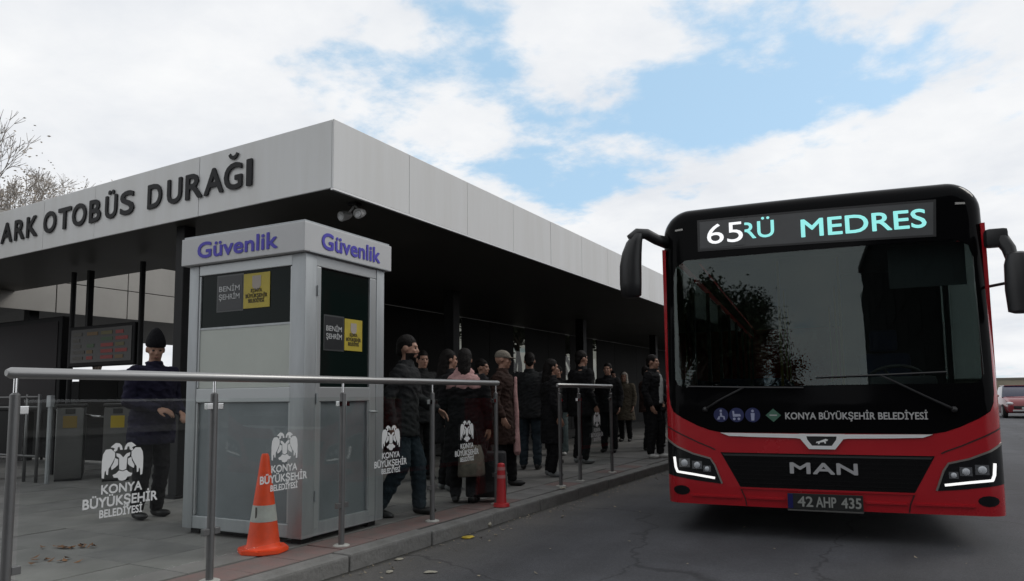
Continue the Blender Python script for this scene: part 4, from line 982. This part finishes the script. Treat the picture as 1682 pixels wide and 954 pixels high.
person('person seen from behind with pink shawl over a long black coat', (-4.12, 6.42, 0), 200, 1.60,
       dict(bulk=1.12, head=(10, 0), RE=(-.27, .02, 1.12), RW=(-.28, -.02, .86)), dict(trousers=c_black, jacket=c_black, shoes=sh_b, hair='long', hem=.45, flare=.03, shawl=c_pink))
person('person in dark coat with a long pale pink scarf hanging at the front', (-4.42, 7.75, 0), 105, 1.67,
       dict(head=(10, 5), LK=(.10, -.08, .5), LA=(.10, -.10, .09), RK=(-.1, 0, .5), RA=(-.1, .16, .10)), dict(trousers=c_black, jacket=c_brown, shoes=sh_b, hair='cap', hairmat=cloth('hat_cream', (.20, .18, .15), 60), hem=.55, flare=.02, drape=c_pink))
person('person in black top, grey green jeans and pale shoes behind the short handrail', (-5.80, 12.3, 0), 10, 1.66,
       dict(LK=(.11, -.05, .5), LA=(.13, -.05, .09), RA=(-.12, .05, .09)), dict(trousers=c_grj, jacket=c_black, shoes=sh_w, hair='short', hem=.84, leg=.03))
person('tall broad person in black jacket standing behind the short handrail', (-4.72, 10.9, 0), 150, 1.83,
       dict(bulk=1.2), dict(trousers=c_black, jacket=c_black, shoes=sh_g, hair='short', hem=.74))
person('person with pale head scarf and olive coat standing nearest the bus corner crowd', (-5.98, 16.4, 0), 0, 1.64,
       dict(bulk=1.1), dict(trousers=c_black, jacket=c_olive, shoes=sh_b, hair='scarf', hairmat=c_cream, hem=.55, flare=.04))
person('person in open black jacket over white shirt with white sneakers beside the bus', (-3.98, 12.35, 0), 85, 1.80,
       dict(LK=(.10, -.06, .5), LA=(.11, -.06, .09), head=(8, 0), LE=(.30, .05, 1.14), LW=(.24, -.16, .98)), dict(trousers=c_black, jacket=c_black, shoes=sh_w, hair='short', hem=.86, shirt=c_white))
person('person in plain black coat deep under the roof left of the grey jeans', (-7.7, 15.2, 0), 30, 1.68,
       dict(bulk=1.1), dict(trousers=c_black, jacket=c_black, shoes=sh_b, hair='short', hem=.6))
person('pale faced person in black jacket looking over the broad person\'s shoulder', (-5.15, 13.2, 0), 5, 1.72,
       dict(), dict(trousers=c_black, jacket=c_black, shoes=sh_b, hair='short', hem=.78))
CR_ = [((-5.3, 8.7), 120, 1.62, c_black, c_black, 'short', .8), ((-5.05, 9.7), 200, 1.75, c_char, c_jean, 'short', .78), ((-6.2, 10.2), 40, 1.58, c_brown, c_black, 'scarf', .5), ((-4.85, 7.2), 150, 1.66, c_black, c_black, 'long', .6),
       ((-6.6, 13.6), 90, 1.70, c_black, c_char, 'short', .75), ((-4.75, 15.0), 20, 1.69, c_char, c_black, 'short', .8), ((-5.1, 18.2), -20, 1.66, c_black, c_black, 'scarf', .5), ((-6.9, 18.0), 60, 1.74, c_navy, c_black, 'short', .78)]
LB_ = ['short haired person in black between the two railings, deep in the shade', 'person in charcoal jacket and jeans with back turned, left of the short handrail', 'person in brown coat and dark head scarf deep in the shade', 'long haired person in black just behind the pink shawl',
       'person in black jacket in the middle of the shaded crowd, facing the bus', 'person in charcoal jacket nearest the kerb behind the white shirt', 'small person in long black coat and scarf farthest along the walk', 'person in navy jacket farthest back under the roof']
CR_ += [((-5.75, 7.9), 70, 1.72, c_char, c_black, 'short', .78), ((-4.35, 9.0), 130, 1.6, c_black, c_black, 'long', .5), ((-4.6, 13.9), 100, 1.67, c_brown, c_black, 'short', .8)]
LB_ += ['person in charcoal jacket in the shade behind the pale pink scarf', 'short person in long black coat at the near end of the short handrail', 'person in brown jacket just left of the white shirt']
for k, ((x, y), a, h, jk_, tr_, hr_, hm_) in enumerate(CR_):
    person(LB_[k], (x, y, 0), a, h, dict(bulk=1+.04*(k % 4), head=((-12, 8, 14, -5)[k % 4], 4), LE=(.25, .0, 1.13), LW=((.24, -.20, 1.0), (.25, -.07, .9))[k % 2], RW=((-.25, -.05, .9), (-.16, -.24, 1.05))[(k//2) % 2]),
           dict(trousers=tr_, jacket=jk_, shoes=sh_b if k % 3 else sh_g, hair=hr_, hairmat=c_char if hr_ == 'scarf' else m_hair, hem=hm_))
# luggage
su = thing('suitcase', 'black upright suitcase standing at the end of the long handrail', 'suitcase', (-3.98, 6.62, 0), R_(25))
b = BM(); box(b, -.21, .21, -.12, .12, .05, .52, bev=.035); sc_ = obj('shell', b, mat('suitcase_black', (.010, .010, .011), .5, bump=.2, bscale=60), su, smooth=True, angle=40)
for s in (-.17, .17):
    for q in (-.09, .09):
        b = BM(); tube(b, [(s-.012, q, .025), (s+.012, q, .025)], .025, 12); obj('caster', b, m_rub, su)
b = BM(); tube(b, [(-.1, .10, .52), (-.1, .10, .86), (.1, .10, .86), (.1, .10, .52)], .011, 8); obj('pull_handle', b, m_pl, su)
bag = thing('shopping_bag', 'beige checked shopping bag carried low beside the pink shawl person', 'bag', (-3.93, 6.25, .30), R_(68))
b = BM(); loft(b, [(0, 0, 0, .155, .06), (0, 0, .02, .165, .075), (0, 0, .2, .15, .065), (0, 0, .30, .12, .03), (0, 0, .31, .10, .02)], 24)
obj('bag_body', b, mat('bag_check', (.16, .145, .115), .8, col2=(.10, .09, .075), vscale=22), bag, smooth=True)
for s in (-.02, .02):
    b = BM(); tube(b, [(-.06, s, .30), (-.05, s, .44), (0, s*.5, .53), (.05, s, .44), (.06, s, .30)], .006, 6); obj('strap', b, m_pl, bag, smooth=True)

# ================================================================ CAR AND FAR SIDE
m_car = mat('car_red', (.20, .015, .022), .3, coat=.6); m_cg = mat('car_glass', (.015, .018, .045), .06)
def car(label, loc, rotz):
    t = thing('parked_car', label, 'car', loc, rotz)
    b = BM()   # x across, y length (front at -y)
    secs = [(-2.05, .55, .30, .62), (-1.98, .76, .26, .74), (-1.5, .84, .22, .88), (-.95, .87, .20, .96), (-.4, .88, .20, 1.0), (1.2, .88, .20, 1.02), (1.8, .84, .24, .98), (2.05, .70, .32, .85)]
    rows = []
    for y, hw, z0, z1 in secs:
        rows.append([b.verts.new(p) for p in ((-hw*.92, y, z0), (-hw, y, z0+.12), (-hw, y, (z0+z1)/2+.05), (-hw*.95, y, z1-.05), (-hw*.8, y, z1), (0, y, z1+.02), (hw*.8, y, z1), (hw*.95, y, z1-.05), (hw, y, (z0+z1)/2+.05), (hw, y, z0+.12), (hw*.92, y, z0))])
    for a, c in zip(rows, rows[1:]):
        for k in range(10): b.faces.new((a[k], a[k+1], c[k+1], c[k]))
        b.faces.new((a[10], a[0], c[0], c[10]))
    b.faces.new(rows[0]); b.faces.new(rows[-1][::-1]); obj('body', b, m_car, t, smooth=True, angle=50)
    b = BM(); sec2 = [(-.98, .74, .94, .97), (-.35, .68, .96, 1.42), (.1, .66, .96, 1.47), (1.0, .64, .96, 1.42), (1.75, .66, .96, 1.0)]; rows = []
    for y, hw, z0, z1 in sec2: rows.append([b.verts.new(p) for p in ((-hw-.08, y, z0), (-hw, y, z1-.03), (-hw*.85, y, z1), (hw*.85, y, z1), (hw, y, z1-.03), (hw+.08, y, z0))])
    for a, c in zip(rows, rows[1:]):
        for k in range(5): b.faces.new((a[k], a[k+1], c[k+1], c[k]))
    b.faces.new(rows[0]); b.faces.new(rows[-1][::-1]); obj('cabin', b, m_cg, t, smooth=True, angle=30)
    b = BM(); box(b, -.60, .60, -.3, 1.0, 1.455, 1.485, bev=.012); obj('roof_skin', b, m_car, t)
    b = BM(); box(b, -.55, .55, -2.075, -2.0, .42, .55, bev=.02); obj('grille', b, m_pl, t)
    b = BM(); box(b, -.26, .26, -2.09, -2.076, .40, .50); obj('number_plate', b, m_lw, t)
    b = BM(); box(b, -.6, .6, -2.085, -2.03, .30, .38, bev=.02); obj('bumper_trim', b, mat('car_silver', (.5, .5, .5), .3, metal=.6), t)
    for s in (1, -1):
        b = BM(); ell(b, (s*.66, -1.93, .66), (.16, .12, .07)); obj('headlight', b, mat('car_lamp', (.6, .6, .62), .1), t, smooth=True)
        b = BM(); ell(b, (s*.97, -.75, 1.0), (.09, .06, .06)); obj('wing_mirror', b, m_car, t, smooth=True)
        for y in (-1.3, 1.3):
            b = BM(); tube(b, [(s*.70, y, .31), (s*.72, y, .31), (s*.88, y, .31), (s*.895, y, .31)], [.27, .31, .31, .27], 20); wh = obj('wheel', b, m_tyre, t, smooth=True, angle=40)
            b = BM(); tube(b, [(s*.893, y, .31), (s*.90, y, .31)], [.20, .18], 16); obj('rim', b, m_rim, wh)
    return t
car('red parked car with dark windscreen on the road right of the bus', (4.45, 41.0, ROADZ), R_(3))
# far tan wall with cap stones
fw = thing('boundary_wall', 'low tan boundary wall across the road end beyond the red car', 'wall', (0, 78, 0))
b = BM(); box(b, 1, 60, 0, .3, -.3, 2.1); obj('wall_face', b, mat('tan_render', (.27, .24, .18), .9, var=.1, vscale=.8), fw)
b = BM(); box(b, .9, 60, -.06, .36, 2.1, 2.28); obj('wall_cap', b, mat('wall_cap', (.17, .16, .13), .9), fw)

# ================================================================ TREES
m_bark = mat('bark', (.075, .060, .048), .9, var=.3, vscale=5, bump=.5); m_twig = mat('twig', (.36, .33, .30), .9)
m_leafp = mat('leaf_pale', (.46, .40, .33), .8, var=.4, vscale=2); m_leafg = mat('leaf_green', (.045, .062, .028), .7, var=.4, vscale=2)
def tree(label, loc, h, seed, leaves, lmat, lsize=.09, depth=6, spread=.55, group='street trees'):
    r = random.Random(seed); t = thing('tree', label, 'tree', loc, r.uniform(0, 6), group)
    tb = BM(); cb = BM(); tips = []
    def grow(p, d, ln, rad, lv):
        rad = max(rad, h*.0009)
        pts = [p]; rs = [rad]; q = p.copy(); dd = d.copy()
        for k in range(3):
            dd = (dd+Vector((r.uniform(-.16, .16), r.uniform(-.16, .16), r.uniform(-.02, .12)))).normalized(); q = q+dd*ln/3; pts.append(q.copy()); rs.append(rad*(1-.14*(k+1)))
        tube(tb if lv < 4 else cb, pts, rs, 8 if lv < 2 else (5 if lv < 4 else 3), caps=False)
        if lv >= depth: tips.append((q, dd)); return
        for k in range(r.choice((2, 3, 3)) if lv else 4):
            a = r.uniform(0, 6.283); x, y, z = frame_of(dd); s_ = r.uniform(.6, 1.25)*spread
            nd = (dd+(x*math.cos(a)+y*math.sin(a))*s_+Vector((0, 0, .08))).normalized(); st = pts[r.choice((2, 3, 3))]
            grow(st, nd, ln*r.uniform(.62, .84), rad*.6, lv+1)
            if lv >= 3: tips.append((pts[2], nd))
    grow(Vector((0, 0, -.1)), Vector((0, 0, 1)), h*.27, h*.021, 0)
    obj('trunk', tb, m_bark, t, smooth=True)
    nt_ = len(tb.verts) if False else 0
    crown = obj('crown', cb, m_twig, t)
    if leaves:
        vs_, fs = [], []
        for i in range(leaves):
            p, d = r.choice(tips); c = p+Vector((r.gauss(0, .22), r.gauss(0, .22), r.gauss(0, .22)))*(h/9)
            n_ = Vector((r.gauss(0, 1), r.gauss(0, 1), r.gauss(0, 1))).normalized(); x, y, _ = frame_of(n_); s_ = lsize*r.uniform(.6, 1.3); k = len(vs_)
            vs_ += [c-x*s_, c-y*s_*.45+n_*s_*.15, c+x*s_, c+y*s_*.45+n_*s_*.15]; fs.append((k, k+1, k+2, k+3))
        me = bpy.data.meshes.new('leaves'); me.from_pydata([tuple(v) for v in vs_], [], fs); o = obj('leaves', me, lmat, crown); o['kind'] = 'stuff'
    return t
tree('bare winter tree with pale dry leaves rising behind the left roof edge', (-25.5, 11.4, 0), 9.9, 3, 4200, m_leafp, .05, depth=8)
tree('bare pale tree in the open gap behind the beanie person', (-31, 18.5, 0), 8, 8, 2500, m_leafp, .09)
for i, (x, y, h, sd_) in enumerate(((-13.2, 20.3, 7, 11), (-13.4, 25, 7.5, 12), (-13.2, 30.2, 7, 13))):
    tree(('evergreen tree seen through the first opening of the dark rear screen', 'evergreen tree seen through the middle opening of the dark rear screen', 'evergreen tree seen through the last openings of the dark rear screen')[i], (x, y, 0), h, sd_, 9000, m_leafg, .13, depth=5)
for i, (x, y, h, sd_) in enumerate(((-4.9, -13, 12.5, 21), (-5.2, -25, 15, 22), (-4.9, -38, 19, 23))):
    tree(('large street tree nearest the camera on the kerb side, mirrored in the windscreen', 'second large street tree behind the camera on the kerb side', 'third large street tree behind the camera on the kerb side')[i], (x, y, 0), h, sd_, 30000, m_leafg, .13, depth=5, spread=.7)
ob = thing('office_block', 'dark office block across the road behind the camera, mirrored in the windscreen', 'building', (16.6, -64, 0))
b = BM(); box(b, 0, 18, 0, 44, -.1, 27); obj('wall', b, mat('office_wall', (.016, .017, .018), .8, spec=.1), ob)
b = BM(); box(b, -.3, 18.3, -.3, 44.3, 27, 27.6); obj('roof', b, mat('office_roof', (.05, .05, .05), .8), ob)
for f in range(8):
    for k in range(10):
        b = BM(); box(b, -.06, .05, 1.2+4.3*k, 4.2+4.3*k, 1.4+3.15*f, 3.5+3.15*f); obj('window', b, mat('office_glass', (.013, .014, .015), .5, spec=.02), ob)
    for k in range(4):
        b = BM(); box(b, 1.2+4.3*k, 4.2+4.3*k, 43.95, 44.06, 1.4+3.15*f, 3.5+3.15*f); obj('window', b, MATS['office_glass'], ob)
for i, (x0, x1, h) in enumerate(((-46, -16, 13), (-14, 10, 16), (13, 44, 14))):  # unseen blocks added to keep the bright horizon out of bus front reflections
    fb_ = thing('reflection_block', ('unseen block added behind the camera to darken bus front reflections, kerb side', 'unseen block added behind the camera to darken bus front reflections, middle', 'unseen block added behind the camera to darken bus front reflections, far side')[i], 'building', (x0, -118, 0), 0, 'unseen blocks added for the bus front reflections')
    wd = x1-x0; b = BM(); box(b, 0, wd, -14, 0, -.1, h); obj('wall', b, mat('reflection_block_wall', (.10, .098, .09), .9, var=.1, vscale=.4), fb_)
    b = BM(); box(b, -.4, wd+.4, -14.4, .4, h, h+.5); obj('roof', b, mat('reflection_block_roof', (.09, .05, .04), .9), fb_)
    for f in range(int(h//3)):
        for k in range(int(wd//4)):
            b = BM(); box(b, 1+4*k, 3+4*k, -.05, .04, 1.1+3*f, 2.5+3*f); obj('window', b, mat('reflection_block_glass', (.012, .013, .014), .2, spec=.15), fb_)
# ================================================================ LITTER AND LEAVES
m_paper = mat('litter_paper', (.33, .31, .25), .8, var=.15, vscale=20); m_ylw = mat('litter_yellow', (.50, .36, .03), .6, var=.2, vscale=15); m_brn = mat('dry_leaf', (.20, .095, .04), .8, var=.3, vscale=15)
def crumple(n_, label, cat, px_, py_, s, m, z=ROADZ, seed=1, flat=.35, group=None):
    b = BM(); bmesh.ops.create_icosphere(b, subdivisions=2, radius=1); r = random.Random(seed)
    for v in b.verts:
        f = 1+.45*mnoise.noise(v.co*2.1+Vector((seed*3.3, 0, 0))); v.co = Vector((v.co.x*s*f, v.co.y*s*.7*f, v.co.z*s*flat*f))
    lo = min(v.co.z for v in b.verts)
    for v in b.verts: v.co.z -= lo
    o = obj(n_, b, m); o.location = (px_, py_, z+.001); o.rotation_euler = (0, 0, r.uniform(0, 6)); return tag(o, label, cat, group)
crumple('paper_scrap', 'small white crumpled cup lying in the gutter near the red delineator', 'litter', -3.531, 5.914, .033, m_paper, seed=2, flat=.7)
crumple('wrapper', 'flattened yellow wrapper lying in the gutter by the kerb', 'litter', -3.425, 5.376, .065, m_ylw, seed=3, flat=.14)
crumple('paper_scrap', 'pale scrap of paper in the gutter nearest the wrapper\'s left', 'litter', -3.447, 4.445, .04, m_paper, seed=4, flat=.15)
crumple('paper_scrap', 'pale scrap of paper on the asphalt at the bottom of the picture', 'litter', -2.997, 4.221, .045, m_paper, seed=5, flat=.12)
crumple('paper_scrap', 'tiny pale scrap on the asphalt just off the kerb foot', 'litter', -3.254, 4.093, .03, m_paper, seed=6, flat=.3)
crumple('paper_scrap', 'white scrap lying on the walk by the short handrail', 'litter', -3.672, 7.863, .05, m_paper, 0, seed=7, flat=.25)
def leafpile(n_, label, px_, py_, seed, k):
    r = random.Random(seed); vs_, fs = [], []
    for i in range(k):
        c = Vector((r.gauss(0, .09), r.gauss(0, .035), .006+r.random()*.012)); a = r.uniform(0, 6.28); s_ = r.uniform(.018, .035); q = len(vs_)
        ox = Vector((math.cos(a), math.sin(a), r.uniform(-.3, .3)))*s_; oy = Vector((-math.sin(a), math.cos(a), r.uniform(-.3, .3)))*s_*.55
        vs_ += [c-ox, c-oy, c+ox+Vector((0, 0, .012)), c+oy]; fs.append((q, q+1, q+2, q+3))
    me = bpy.data.meshes.new(n_); me.from_pydata([tuple(v) for v in vs_], [], fs); o = obj(n_, me, m_brn); o.location = (px_, py_, 0); o.rotation_euler = (0, 0, R_(28)); o['kind'] = 'stuff'
    return tag(o, label, 'leaves')
leafpile('fallen_leaves', 'small heap of rusty fallen leaves on the paving behind the first glass', -5.578, 3.230, 1, 26)
leafpile('fallen_leaves', 'few dark fallen leaves on the paving at the lower left', -5.236, 2.887, 2, 10)
r = random.Random(5); vs_, fs = [], []
for i in range(420):
    y = r.uniform(2.5, 16); x = -3.5+abs(r.gauss(0, .16)) if r.random() < .75 else r.uniform(-3.5, .5); a = r.uniform(0, 6.28); s_ = r.uniform(.006, .02); q = len(vs_); c = Vector((x, y, ROADZ+.008))
    ox = Vector((math.cos(a), math.sin(a), r.uniform(-.3, .3)))*s_; oy = Vector((-math.sin(a), math.cos(a), r.uniform(-.3, .3)))*s_*.6
    vs_ += [c-ox, c-oy, c+ox+Vector((0, 0, .006)), c+oy]; fs.append((q, q+1, q+2, q+3))
me = bpy.data.meshes.new('gutter_litter'); me.from_pydata([tuple(v) for v in vs_], [], fs); o = obj('gutter_litter', me, mat('gutter_grit', (.26, .22, .16), .9, var=.5, vscale=3)); o['kind'] = 'stuff'; tag(o, 'scattered leaf bits and grit along the gutter', 'litter')
